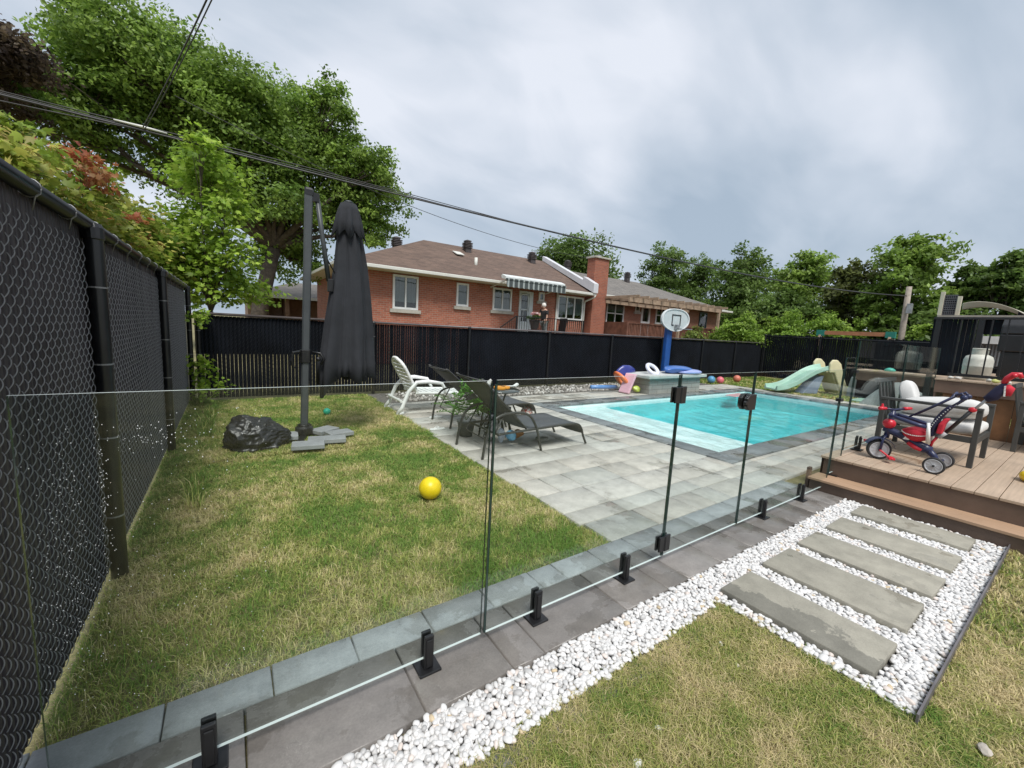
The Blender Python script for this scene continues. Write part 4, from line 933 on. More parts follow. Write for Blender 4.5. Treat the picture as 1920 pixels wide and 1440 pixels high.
near = [(-1.5, 5.57, 2.90, 0.27, 0.21), (-1.5, 6.16, 2.80, 0.31, 0.26), (-1.45, 7.4, 2.95, 0.39, 0.32), (-1.5, 6.55, 2.6, 0.34, 0.23), (-1.5, 7.0, 2.45, .4, .3), (-1.3, 8.97, 2.75, 0.45, 0.41), (-1.4, 7.94, 2.45, 0.4, 0.3), (-1.2, 8.4, 2.3, .4, .35), (-1.5, 5.2, 2.5, .3, .35)]
tree('maple_bush', 'yellow-green maple foliage spilling over the near side fence', (-1.6, 6.6), near, 5200, .058, [(.13, .22, .03), (.24, .33, .045), (.40, .43, .09), (.52, .42, .14)], .04, seed=5, twigs=230, lobed=True, up=.8, droop=.2, spread=.3)
tree('red_maple_shoot', 'small reddish orange maple shoots above the side fence, among the green leaves', (-1.35, 7.1), [(-1.3, 6.55, 3.0, .22, .16), (-1.3, 7.0, 2.95, .16, .14), (-1.2, 8.3, 2.72, .22, .16), (-1.1, 8.9, 2.5, .2, .14)], 620, .05, [(.30, .08, .05), (.42, .15, .07), (.45, .26, .1)], .02, seed=6, twigs=40, lobed=True, up=.7, spread=.35)
tree('maple_bush', 'lower green and orange-tipped maple foliage between the red shoots and the fence corner', (-1.0, 9.8), [(-1.1, 9.3, 2.5, .45, .4), (-.9, 10.0, 2.2, .5, .45), (-1.2, 10.8, 2.7, .6, .5), (-1.6, 10.2, 3.0, .5, .35), (-.8, 9.4, 1.9, .3, .4)], 4600, .066, [(.12, .22, .03), (.22, .35, .045), (.40, .40, .10)], .04, seed=7, twigs=240, lobed=True, up=.8, spread=.3)
# trees behind the houses and beyond the right fence
G3 = [(.08, .14, .03), (.13, .21, .045), (.20, .29, .075)]; G4 = [(.13, .21, .04), (.20, .31, .055), (.30, .42, .09)]
def auto_clumps(x, y, zt, r, zb, seed, k=8):
    q = random.Random(seed); out_ = [(x, y, zt-r*.45, r*.34, r*.5), (x+.2*r, y, zt-r*.95, r*.5, r*.5)]
    for i in range(k):
        f = (i+.5)/k; z = zb+(zt-r*.5-zb)*f; a = i*2.4+q.uniform(0, 1); rr = r*(.75-.35*f); out_.append((x+math.cos(a)*rr*.75, y+math.sin(a)*rr*.75, z, r*q.uniform(.4, .6), r*q.uniform(.35, .5)))
    return out_
far = [('leafy_tree', 'round green tree rising behind the roof ridge, left of the chimney top', 25.5, 28.2, 10.3, 4.2, 4.5, G3, 9000),
 ('leafy_tree', 'smaller tree behind the roof, between the middle roof vent and the white parapet', 23.4, 29.9, 8.5, 2.2, 4, G3, 5000),
 ('leafy_tree', 'pointed dark green tree behind the grey roof, just right of the chimney', 33.9, 24.8, 10.15, 2.9, 2, G3, 7000),
 ('leafy_tree', 'loose airy tree behind the right slope of the grey roof', 37.2, 23.5, 9.4, 2.7, 2, G3, 6000),
 ('leafy_tree', 'wide tree with see-through crown right of the grey roof', 35.6, 18.3, 9.2, 3.6, 1.5, G3, 8000),
 ('leafy_tree', 'bright topped tree with three pointed tips in the middle of the right tree row', 28.8, 11.4, 7.2, 2.3, 1.2, G4, 7500),
 ('leafy_tree', 'olive brown tree between the bright topped tree and the tall one near the pole', 26.8, 8.2, 5.75, 1.9, 1.2, [(.07, .09, .025), (.11, .13, .035), (.15, .18, .05)], 7000),
 ('leafy_tree', 'tall tree with spreading top standing above the utility pole', 25.8, 5.75, 6.75, 1.75, 2.2, G4, 5600),
 ('leafy_tree', 'tree behind the beige arch at the right', 27.7, 4.0, 5.6, 1.4, 1.2, G3, 5000),
 ('leafy_tree', 'dense dark tree at the right edge of the picture', 26.9, 2.8, 5.8, 1.4, 1, G3, 6000),
 ('leafy_tree', 'right-most tree, cut by the right edge', 26.9, 1.5, 5.9, 1.5, 1, G3, 5000),
 ('leafy_tree', 'low dark tree behind the ladder on the far house', 32.7, 26.4, 6.5, 3.4, 1, G3, 5000),
 ('leafy_tree', 'low dark tree showing just above the right end of the grey roof', 36.0, 23.5, 6.3, 3.3, 1, G3, 5000),
 ('leafy_tree', 'low dense tree right of the far house gutter end', 33.7, 17.5, 5.5, 3.2, .5, G3, 7000),
 ('leafy_tree', 'dark tree filling the gap under the bright topped tree', 24.9, 10.4, 4.3, 1.8, .5, G3, 6000),
 ('leafy_tree', 'low dark tree around the foot of the utility pole', 25.6, 5.6, 3.7, 1.7, .5, G3, 6000),
 ('leafy_tree', 'low dark tree left of the black enclosure, under the tall tree', 24.0, 3.9, 3.3, 1.6, .5, G3, 5000)]
for i, (nm, lb, x, y, zt, r_, zb, pal, n_) in enumerate(far):
    tree(nm, lb, (x, y), auto_clumps(x, y, zt, r_, zb, i+20), int(n_*2.0), .10+.02*r_, pal, .14, seed=30+i, twigs=260, group='trees behind the houses and the right fence', limbs=(i < 11), spread=.2)
bs = [('bright green bush just right of the far house, behind the back fence', 19.5, 10.3, 2.25, 1.0), ('light green bush behind the fence, second from the far house', 19.6, 9.6, 2.75, 1.15), ('tallest bright bush behind the right part of the back fence', 21.4, 8.6, 3.05, 1.35), ('bright bush above the corner of the two black fences', 22.3, 7.3, 3.0, 1.25), ('green bush behind the orange beam', 24.6, 6.9, 2.75, 1.1), ('olive shrub beside the beige roof edge, left of the black enclosure', 23.9, 4.3, 2.75, 1.0), ('shrub with reddish tips in front of the veranda of the far house', 17.3, 10.6, 1.95, .7)]
for i, (lb, x, y, zt, r_) in enumerate(bs):
    tree('bush', lb, (x, y), auto_clumps(x, y, zt, r_, .3, i+60, 7), 8000, .085, [(.13, .2, .04), (.20, .26, .06), (.28, .2, .08)] if i == 6 else [(.14, .24, .035), (.23, .36, .05), (.34, .47, .09)], .05, seed=70+i, twigs=220, cat='bush', group='bushes behind the back fence', limbs=False, spread=.22)
# creeper on the fence corner
tree('vine', 'thin green vine climbing the post at the fence corner', (-.42, 8.55), [(-.42, 8.5, 1.45, .12, .18), (-.38, 8.4, 1.0, .1, .3), (-.40, 8.3, .4, .2, .35), (-.3, 8.2, .2, .25, .2)], 420, .05, G2, .012, seed=90, twigs=60, cat='vine', lobed=True, limbs=False, spread=.4)
# ------------------------------------------------------------------ closed cantilever parasol
UM = thing('cantilever_parasol', 'closed dark grey cantilever parasol on its pole, standing on the lawn', 'parasol', (.74, 5.68, 0))
M_umb = pm('graphite pole', (.055, .062, .066), .45, .12, 4); M_cloth = pm('charcoal canvas', (.021, .023, .028), .92, .15, 5, .25, 300)
p = MB(); R0 = rotm('Z', -.15)
ring = lambda z, w, d, cx=.74, cy=5.68: [(cx+w*c, cy+d*s_, z) for c, s_ in ((1, -.6), (1, .6), (.7, 1), (-.7, 1), (-1, .6), (-1, -.6), (-.7, -1), (.7, -1))]
p.loft([ring(.1, .042, .035), ring(2.96, .045, .035, .825)]); part('pole', p, M_umb, UM)
p = MB(); p.loft([ring(2.96, .050, .04, .83), ring(3.02, .050, .04, .83), ring(3.045, .04, .03, .82)]); p.box(.84, 5.65, 2.9, .94, 5.71, 3.0); part('pole_head', p, M_black, UM)
p = MB(); p.tube([(.915, 5.68, 2.97), (.985, 5.7, 2.45), (1.05, 5.72, 1.98)], .028, 8); part('arm', p, M_umb, UM, smooth=True)
p = MB(); p.obox((1.07, 5.72, 1.93), (.07, .06, .16)); p.tube([(1.0, 5.7, 2.3), (1.15, 5.74, 2.05)], .01, 6); part('arm_joint', p, M_black, UM, bev=.01)
p = MB(); p.loft([ring(.95, .06, .052, .765), ring(1.11, .06, .052, .765)]); p.tube([(.70, 5.63, 1.09), (.62, 5.6, 1.08), (.60, 5.6, .98), (.63, 5.62, .88)], .018, 8); part('crank_box', p, M_black, UM, bev=.006)
p = MB(); p.tube([(.84, 5.66, 1.08), (.93, 5.62, 1.07), (.97, 5.6, 1.0), (.93, 5.6, .93)], .016, 8); p.sph((.9, 5.6, 1.0), .03, 12, 8); part('crank_handle', p, M_black, UM, smooth=True)
p = MB(); p.lathe([(.10, .03), (.105, .05), (.105, .12), (.08, .135), (.075, .16), (.0, .16)], (.74, 5.68, 0), 24); part('base_collar', p, M_black, UM, bev=.004)
p = MB()
for a in (.1, .1+PI/2): p.obox((.74, 5.68, .025), (1.0, .07, .03), rotm('Z', a-.35))
part('cross_base', p, M_black, UM)
# canopy: folded cloth, eight drooping folds
def canopy():
    n = 96; rings = []
    axis = [(2.93, (1.30, 5.76), .045), (2.86, (1.30, 5.76), .10), (2.7, (1.30, 5.76), .125), (2.5, (1.31, 5.76), .15), (2.2, (1.32, 5.76), .185), (1.8, (1.31, 5.76), .235), (1.4, (1.29, 5.76), .285), (1.0, (1.27, 5.76), .33), (.8, (1.265, 5.76), .35), (0, (1.265, 5.76), .36)]
    for j, (z, c, R_) in enumerate(axis):
        t = j/9; rg = []
        for k in range(n):
            a = 2*PI*k/n; fold = (.65*abs(math.cos(2.5*a+.2))+.35*abs(math.cos(5.5*a+1.1)))**.75; am = .2+.45*min(1, t*1.3)
            rr = R_*(1-am+am*fold+.05*math.sin(13*a+z*2)); tw = .10*math.sin(z*1.4)
            zz = z
            if j == 9: zz = .86-.17*fold-.20*max(0, math.cos(a-3.4))**3+.05*math.sin(a*3+1)
            rg.append((c[0]+rr*math.cos(a+tw)*1.12, c[1]+rr*math.sin(a+tw)*.9, zz if j < 8 else (zz if j == 9 else .95-.02*fold)))
        rings.append(rg)
    q = MB(); q.loft(rings, True, False); q.add([*rings[0]], [tuple(range(n))]); return q
part('canopy', canopy(), M_cloth, UM, smooth=True, solid=.006, fix=True)
def vent_cap():
    n = 64; rings = []
    for z, R_ in ((2.99, .03), (2.975, .085), (2.9, .115), (2.75, .14), (2.58, .175)):
        rings.append([(1.30+R_*(1+(.16 if z < 2.8 else .05)*math.cos(8*2*PI*k/n+1))*math.cos(2*PI*k/n)*1.05, 5.76+R_*(1+(.16 if z < 2.8 else .05)*math.cos(8*2*PI*k/n+1))*math.sin(2*PI*k/n)*.95, z-(.05*math.cos(8*2*PI*k/n+1) if z < 2.6 else 0)) for k in range(n)])
    q = MB(); q.loft(rings, True, False); return q
part('canopy_vent', vent_cap(), M_cloth, UM, smooth=True, solid=.006)
part('finial', MB().lathe([(.05, 0), (.055, .015), (.03, .03), (0, .032)], (1.30, 5.76, 2.985), 16), M_umb, UM, smooth=True)
p = MB(); p.tube([(1.27, 5.76, .75), (1.3, 5.76, 2.9)], .02, 8); part('canopy_mast', p, M_umb, UM)
M_wt = pm('grey concrete paver', (.27, .28, .285), .8, .12, 6, .3, 90)
for (x, y, a, w, d, lb) in ((.70, 5.06, -.15, .34, .22, 'concrete weight slab nearest the camera, left of the dark bracket'), (.93, 5.22, -.18, .42, .2, 'concrete weight slab right in front of the parasol pole'), (.98, 5.68, .55, .30, .22, 'concrete weight slab at the back, right of the parasol pole'), (1.12, 5.46, .2, .3, .2, 'right-most concrete weight slab of the parasol base'), (.53, 5.55, -.1, .25, .25, 'concrete weight slab left of the parasol pole, half under the black bag')):
    p = MB(); p.obox((x, y, .055), (w, d, .05), rotm('Z', a)); single('weight_slab', p, M_wt, lb, 'paving slab', (x, y, 0), 'concrete slabs weighing down the parasol base', bev=.006)
# ------------------------------------------------------------------ crumpled black plastic bag
def bag():
    b = bmesh.new(); bmesh.ops.create_icosphere(b, subdivisions=6, radius=1); V = np.array([v.co[:] for v in b.verts]); F = np.array([[q.index for q in f.verts] for f in b.faces]); b.free()
    r = np.random.default_rng(3); d = np.ones(len(V))
    for k in range(9):
        nn = r.normal(0, 1, 3); nn /= np.linalg.norm(nn); q = V@nn; d = np.minimum(d, np.where(q > .1, r.uniform(.62, .95)/np.maximum(q, .1), 9))
    wx = V+.25*np.sin(V[:, [1, 2, 0]]*3.1+np.array([1, 2, 3]))
    for k in range(8):
        nn = r.normal(0, 1, 3); nn /= np.linalg.norm(nn); q = wx@nn*r.uniform(2.2, 6)+r.uniform(0, 6); d += .05*(.6-np.abs(np.sin(q))**.6)
    for k in range(9):
        nn = r.normal(0, 1, 3); nn /= np.linalg.norm(nn); q = wx@nn*r.uniform(9, 17)+r.uniform(0, 6); d += .022*(.6-np.abs(np.sin(q))**.6)
    P = V*d[:, None]*np.array([.37, .25, .26]); P[:, 0] += .0; P[:, 2] = np.maximum(P[:, 2]*(1-.45*np.clip(P[:, 0]/.4, -.4, 1))+.15, .005+.012*np.abs(np.sin(V[:, 0]*9+V[:, 1]*5)))
    low = P[:, 2] < .05; P[low, :2] *= 1.10
    P += np.array([.24, 5.42, -.02])
    o = npmesh('plastic_bag', P, F, pm('black plastic film', (.016, .016, .018), .38, .3, 6, .9, 16, spec=.5), org=(.2, 5.42, 0), smooth=True); return o
props(bag(), 'crumpled shiny black plastic bag lying on the grass left of the parasol base', 'bag')
# ------------------------------------------------------------------ balls
def ball(x, y, r, col, label, name='ball', rough=.35, z=0, seam=False, group=None, mat=None):
    p = MB(); p.sph((x, y, z+r), r, 36, 22)
    return single(name, p, mat or pm('ball %.2f %.2f %.2f' % col, col, rough, .06, 12, .12, 250), label, 'ball', (x, y, z), group, smooth=True)
o = ball(1.405, 3.2, .098, (.85, .62, .01), 'bright yellow ball lying on the lawn behind the glass', z=-.015)
ball(1.222, 6.86, .055, (.02, .42, .27), 'small green ball on the grass right behind the parasol pole')
ball(13.84, 7.75, .13, (.09, .30, .52), 'blue ball at the far end of the pool, right of the stone box', group='balls beyond the pool'); ball(14.15, 7.6, .125, (.75, .16, .20), 'pinkish red ball touching the blue ball beyond the pool', group='balls beyond the pool')
ball(15.5, 7.7, .13, (.68, .20, .14), 'dull orange-red ball alone in the grass beyond the pool', group='balls beyond the pool')
m = bpy.data.materials.new('patterned ball'); t, n, l, b = nodes_of(m); v = n.new('ShaderNodeTexVoronoi'); v.inputs['Scale'].default_value = 16; v.feature = 'DISTANCE_TO_EDGE'; c = n.new('ShaderNodeTexCoord'); l.new(c.outputs['Object'], v.inputs['Vector'])
l.new(ramp(n, l, v.outputs['Distance'], [(.05, (.55, .08, .08)), (.12, (.7, .66, .6))]), b.inputs['Base Color']); b.inputs['Roughness'].default_value = .4
ball(4.15, 5.5, .105, (.5, .1, .1), 'red and white patterned ball behind the near lounger', mat=m)
# ------------------------------------------------------------------ sun loungers
M_frame = pm('bronze grey tube', (.055, .055, .052), .4, .12, 6, metal=.2)
def sling_mat():
    m = bpy.data.materials.new('mesh sling'); t, n, l, b = nodes_of(m); c = n.new('ShaderNodeTexCoord'); w = n.new('ShaderNodeTexChecker'); w.inputs['Scale'].default_value = 260; l.new(c.outputs['Object'], w.inputs['Vector'])
    f = noise(n, l, 4); l.new(ramp(n, l, f, [(.3, (.065, .069, .078)), (.7, (.095, .10, .112))]), b.inputs['Base Color']); b.inputs['Roughness'].default_value = .75
    tr = n.new('ShaderNodeBsdfTransparent'); ms = n.new('ShaderNodeMixShader'); ms.inputs[0].default_value = .12; l.new(b.outputs[0], ms.inputs[1]); l.new(tr.outputs[0], ms.inputs[2]); l.new(ms.outputs[0], n['Material Output'].inputs[0]); return m
M_sling = sling_mat()
def lounger(ox, oy, label, back=42):
    t = thing('sun_lounger', label, 'sun lounger', (ox, oy, 0), 0, 'grey sling sun loungers by the pool'); W_ = .66
    def arc(pts, y, k=6):
        out_ = []
        for i in range(len(pts)-1):
            p0 = pts[max(i-1, 0)]; p1 = pts[i]; p2 = pts[i+1]; p3 = pts[min(i+2, len(pts)-1)]
            for s_ in range(k):
                u = s_/k; out_.append(tuple(.5*((2*p1[j])+(-p0[j]+p2[j])*u+(2*p0[j]-5*p1[j]+4*p2[j]-p3[j])*u*u+(-p0[j]+3*p1[j]-3*p2[j]+p3[j])*u**3) for j in (0, 1)))
        out_.append(pts[-1]); return [(ox+a, oy+y, z) for a, z in out_]
    for y in (0, W_):
        p = MB(); p.tube(arc([(0, 0), (.05, .28), (.15, .46), (.36, .515), (.62, .48), (.76, .31), (.86, 0)], y), .016, 8); part('arm_frame', p, M_frame, t, smooth=True)
        p = MB(); p.tube(arc([(.2, .27), (.45, .28), (1.2, .30), (1.45, .29), (1.54, .22), (1.58, .12), (1.645, 0)], y), .015, 8); part('side_rail', p, M_frame, t, smooth=True)
    p = MB()
    for x, z in ((.2, .27), (.72, .285), (1.45, .285)): p.tube([(ox+x, oy, z), (ox+x, oy+W_, z)], .013, 8)
    part('crossbar', p, M_frame, t)
    # seat sling
    def strip(pts, y0, y1, k=8, sag=.012):
        q = MB(); a = arc(pts, 0, k); n = len(a); m_ = 8
        for j in range(m_+1):
            for (x, _, z) in a: q.v.append((x, oy+y0+(y1-y0)*j/m_, z-sag*math.sin(PI*j/m_)))
        f = [(j*n+i, j*n+i+1, (j+1)*n+i+1, (j+1)*n+i) for j in range(m_) for i in range(n-1)]; q.f += f; q.mi += [0]*len(f); return q
    part('seat_sling', strip([(.66, .295), (.9, .305), (1.2, .313), (1.45, .303), (1.54, .235), (1.575, .15)], .012, W_-.012), M_sling, t, smooth=True, solid=.004)
    a = math.radians(back); bx, bz = .62, .30; L_ = .86
    p1 = (bx-L_*math.cos(a), bz+L_*math.sin(a))
    part('back_sling', strip([(bx, bz), ((bx*.5+p1[0]*.5), (bz*.5+p1[1]*.5)-.01), p1], .03, W_-.03, 6, .02), M_sling, t, smooth=True, solid=.004)
    for y in (.02, W_-.02):
        p = MB(); p.tube(arc([(bx, bz), ((bx+p1[0])/2, (bz+p1[1])/2), p1, (p1[0]-.045, p1[1]+.015)], y), .013, 8); part('back_rail', p, M_frame, t, smooth=True)
    p = MB(); p.tube([(ox+p1[0]-.04, oy+.02, p1[1]+.012), (ox+p1[0]-.04, oy+W_-.02, p1[1]+.012)], .012, 8)
    p.tube([(ox+.3, oy+.02, .53), (ox+.12, oy+.02, .2), (ox+.2, oy+.33, .14), (ox+.12, oy+W_-.02, .2), (ox+.3, oy+W_-.02, .53)], .009, 6); part('back_support', p, M_frame, t, smooth=True)
    return t
lounger(2.345, 3.9, 'nearest grey sling sun lounger, its long seat pointing to the pool', 44)
lounger(2.63, 5.33, 'second grey sling sun lounger, behind the black round table', 40)
# white plastic chaise
CH = thing('white_chaise', 'white plastic slatted chaise behind the grey loungers, nearest the parasol', 'sun lounger', (2.5, 6.8, 0))
def ribbon(pts, y0, y1, th):
    q = MB(); n = len(pts); nr = []
    for i in range(n):
        a = Vector(pts[max(i-1, 0)]); b = Vector(pts[min(i+1, n-1)]); d = (b-a).normalized(); nr.append((-d.y*th, d.x*th))
    for y in (y0, y1):
        for s_ in (0, 1):
            for (x, z), (nx, nz) in zip(pts, nr): q.v.append((x+nx*s_, y, z+nz*s_))
    for i in range(n-1): q.f += [(i, i+1, n+i+1, n+i), (2*n+i, 3*n+i, 3*n+i+1, 2*n+i+1), (i, 2*n+i, 2*n+i+1, i+1), (n+i, n+i+1, 3*n+i+1, 3*n+i)]
    q.f += [(0, n, 3*n, 2*n), (n-1, 3*n-1, 4*n-1, 2*n-1)]; q.mi += [0]*len(q.f); return q
cx, cy = 2.22, 6.5
# backrest with rounded top and cut slots
def back_panel():
    q = MB(); a = math.radians(62); o = Vector((cx+.38, cy+.33, .34)); ux = Vector((0, 1, 0)); uz = Vector((-math.cos(a), 0, math.sin(a))); nn = Vector((math.sin(a), 0, math.cos(a)))
    L_ = .64; w = .28
    pts = []
    def outline(t): return w if t < .75 else w*math.sqrt(max(0.02, 1-((t-.75)/.27)**2))
    for s_ in (-1, 1):
        ps = [o+ux*(s_*outline(t))+uz*(L_*t) for t in np.linspace(0, 1, 14)]; q.tube(ps, .026, 8)
    q.tube([o+ux*(math.cos(th)*outline(1))+uz*(L_+.02*math.sin(th)) for th in np.linspace(0, PI, 8)], .026, 8)
    for i in range(8):
        t = .05+i*.122; ww = outline(t)-.01; q.obox(o+uz*(L_*t), (.010, 2*ww, .062), Matrix((nn, ux, uz)).transposed())
    return q
part('backrest', back_panel(), M_whitepl, CH, smooth=False)
p = MB()
for i in range(9): p.obox((cx+.46+i*.1, cy+.33, .33-.002*i), (.075, .54, .014), rotm('Y', .03))
for y in (cy+.05, cy+.61): p.tube([(cx+.34, y, .34), (cx+1.4, y, .30)], .026, 8)
part('seat', p, M_whitepl, CH, bev=.004)
for y, lb in ((cy, 0), (cy+.66, 1)):
    p = MB(); p.tube([(cx+.02, y, .02), (cx+.1, y, .12), (cx+.2, y, .38), (cx+.34, y, .53), (cx+.55, y, .54), (cx+.8, y, .50), (cx+.88, y, .36), (cx+.9, y, .3)], [.035, .034, .032, .034, .036, .03, .028, .025], 8); p.tube([(cx+.0, y, .015), (cx+.12, y, .02)], .03, 8); part('armrest', p, M_whitepl, CH, smooth=True)
    p = MB(); p.tube([(cx+1.28, y, .02), (cx+1.3, y, .3)], .03, 8); part('leg', p, M_whitepl, CH, smooth=True)
p = MB(); p.tube([(cx+.08, cy, .22), (cx+.08, cy+.66, .22)], .024, 8); part('crossbar', p, M_whitepl, CH)
# round table between the loungers with its items
RT = thing('round_table', 'round dark glass topped table between the two grey loungers', 'table', (3.23, 5.0, 0))
part('table_top', MB().lathe([(.29, .595), (.31, .6), (.315, .61), (.31, .62), (0, .622)], (3.23, 5.0, 0), 36), pm('dark tinted glass', (.06, .07, .07), .08, .2, 3, spec=.8), RT, smooth=True)
for k in range(3):
    a = 2*PI*k/3+.4; part('leg', MB().tube([(3.23+.24*math.cos(a), 5+.24*math.sin(a), .6), (3.23+.08*math.cos(a), 5+.08*math.sin(a), .32), (3.23+.26*math.cos(a), 5+.26*math.sin(a), 0)], .013, 8), M_frame, RT, smooth=True)
part('lower_ring', MB().tube([(3.23+.09*math.cos(a), 5+.09*math.sin(a), .32) for a in np.linspace(0, 2*PI, 20)], .008, 6), M_frame, RT)
def blobby(c, s, seed, cuts=12, lvl=3, lo=.5):
    b = bmesh.new(); bmesh.ops.create_icosphere(b, subdivisions=lvl, radius=1); V = np.array([v.co[:] for v in b.verts]); F = [[q.index for q in f.verts] for f in b.faces]; b.free()
    r = np.random.default_rng(seed); d = np.ones(len(V))
    for k in range(cuts):
        nn = r.normal(0, 1, 3); nn /= np.linalg.norm(nn); d = np.minimum(d, np.where(V@nn > .05, r.uniform(lo, 1)/np.maximum(V@nn, .05), 9))
    q = MB(); P = V*d[:, None]*np.array(s)+np.array(c); return q.add(P.tolist(), F)
single('paper_bag', blobby((3.13, 5.1, .705), (.075, .04, .10), 12, 40, 3, .3), M_whitepl, 'crumpled white bag on the round dark table', 'bag', (3.14, 5.1, .62))
TG = thing('toy_guitar', 'small orange toy guitar lying on the round table', 'toy', (3.3, 4.95, .625))
p = MB(); p.lathe([(.0, 0), (.088, .003), (.092, .02), (.088, .04), (0, .043)], (3.22, 4.95, .625), 20); p.lathe([(.0, 0), (.066, .003), (.07, .02), (.066, .04), (0, .043)], (3.33, 4.97, .625), 20); part('body', p, pm('orange plastic', (.80, .33, .03), .35, .08), TG)
part('sound_hole', MB().lathe([(0, .0), (.03, 0), (.03, .002), (0, .002)], (3.28, 4.955, .669), 16), M_black, TG)
p = MB(); p.obox((3.43, 4.985, .66), (.16, .03, .015)); p.obox((3.54, 5.0, .67), (.07, .05, .03), rotm('Y', -.5)); part('neck', p, M_whitepl, TG, bev=.004)
# small black side table close to the lounger
BT = thing('side_table', 'small black box-topped side table beside the nearest lounger', 'table', (3.02, 4.72, 0))
part('table_top', MB().box(2.84, 4.6, .34, 3.2, 4.85, .43), M_black, BT, bev=.008)
for i, (x, y) in enumerate(((2.87, 4.63), (3.17, 4.63), (2.87, 4.82), (3.17, 4.82))):
    part('leg', MB().tube([(x, y, .34), (x+.02*(1 if i % 2 else -1), y, .18), (x+.05*(1 if i % 2 else -1), y, 0)], .012, 6), M_black, BT)
p = MB()
for s_ in (0, 1, 2): p.tube([(2.80+.04*math.cos(a)*(1-a/14), 4.6, .2-s_*.07+.04*math.sin(a)*(1-a/14)) for a in np.linspace(0, 9, 26)], .006, 5)
part('scroll_ornament', p, M_black, BT)
# towel / toys under the lounger
for (x, y, z, s_, cl, lb, nm) in ((3.02, 4.35, .10, (.09, .09, .09), (.16, .38, .55), 'crumpled blue cloth under the nearest lounger', 'cloth'), (3.18, 4.4, .09, (.10, .08, .07), (.5, .22, .09), 'crumpled orange cloth under the nearest lounger', 'cloth'), (2.9, 4.38, .11, (.05, .06, .1), (.62, .66, .75), 'pale crumpled cloth under the nearest lounger, left of the blue one', 'cloth'), (3.45, 4.2, .05, (.11, .06, .05), (.20, .20, .19), 'grey rag lying on the paving under the nearest lounger', 'cloth')):
    single(nm, blobby((x, y, z), s_, int(x*100), 14), pm('cloth %.2f' % cl[0], cl, .9, .2, 10, .3, 80), lb, 'cloth', (x, y, 0), None)
for (x, y, lb) in ((2.72, 6.08, 'white flip-flop on the paving below the white chaise'), (2.42, 5.35, 'pale sandal at the lawn edge beside the second lounger')):
    p = MB(); p.prism([(-.11, -.02), (-.06, -.04), (.05, -.035), (.12, -.03), (.13, .02), (.05, .04), (-.08, .035)], .02, (x, y, .003), ((1, 0, 0), (0, 1, 0)), (0, 0, 1)); p.tube([(x+.07, y, .02), (x+.02, y+.03, .05), (x-.02, y+.035, .02)], .006, 5); p.tube([(x+.07, y, .02), (x+.02, y-.03, .05), (x-.02, y-.035, .02)], .006, 5)
    single('sandal', p, M_whitepl, lb, 'sandal', (x, y, 0), bev=.003)
# potted palm
PP = thing('potted_palm', 'green potted plant with feathery leaves in a grey pot behind the nearest lounger', 'plant', (2.66, 4.9, 0))
part('pot', MB().lathe([(.085, 0), (.125, .2), (.132, .2), (.132, .225), (.115, .225), (.11, .19), (0, .19)], (2.66, 4.9, 0), 24), pm('grey pot', (.13, .14, .145), .6, .1), PP, smooth=True)
def fronds():
    V = []; F = []; C = []; r = np.random.default_rng(8)
    for k in range(22):
        a = r.uniform(0, 2*PI); ln = r.uniform(.35, .62); el = r.uniform(.7, 1.35); pts = []
        for i in range(12):
            t = i/11; x = ln*t*math.cos(el)*(1+.6*t); z = .22+ln*(math.sin(el)*t*1.15-.45*t*t*t); pts.append(Vector((2.66+x*math.cos(a), 4.9+x*math.sin(a), z)))
        for i in range(4, 12):
            d = (pts[i]-pts[i-1]).normalized(); s_ = d.cross(Vector((0, 0, 1))).normalized()
            for sg in (-1, 1):
                L_ = .13*math.sin(PI*min(1, (i-3)/9+.15)); b = pts[i]; q = b+s_*sg*L_+d*L_*.7+Vector((0, 0, -.03)); m_ = (b+q)/2
                w = d*.012; o = len(V); V += [b, m_+w, q, m_-w]; F += [(o, o+1, o+2), (o, o+2, o+3)]; c = r.uniform(.7, 1.3); C += [(.09*c, .22*c, .035*c)]*4
        for i in range(11):
            w = Vector((0, 0, .004)); o = len(V); V += [pts[i]-w, pts[i]+w, pts[i+1]]; F.append((o, o+1, o+2)); C += [(.07, .13, .03)]*3
    return np.array([tuple(v) for v in V]), np.array(F), np.array(C)
V, F, C = fronds(); npmesh('fronds', V, F, M_leaf, PP, col=C)
blob_leaves('leaves', [(2.64, 4.88, .62, .16, .16), (2.8, 4.9, .72, .12, .08), (2.9, 4.85, .38, .16, .1)], 420, .035, [(.08, .22, .03), (.14, .33, .06)], PP, seed=9, twigs=40)
# ------------------------------------------------------------------ stone-clad box by the pool
SB = thing('stone_box', 'pale stone clad box with a slab lid at the far pool edge', 'planter', (10.2, 6.9, 0))
M_clad = brick_mat('stone cladding', (.36, .37, .35), (.30, .31, .30), (.17, .17, .17), .45, .12, .8, 1, .006, .5)
part('box', MB().box(8.98, 6.66, 0, 11.3, 7.4, .42), M_clad, SB)
part('lid', MB().box(8.82, 6.56, .423, 11.46, 7.5, .50), pm('lid slab', (.5, .51, .49), .6, .08, 4, .2, 60), SB, bev=.01)
part('outlet', MB().tube([(11.3, 6.8, .08), (11.36, 6.8, .08), (11.36, 6.8, .16)], .025, 8), M_black, SB)
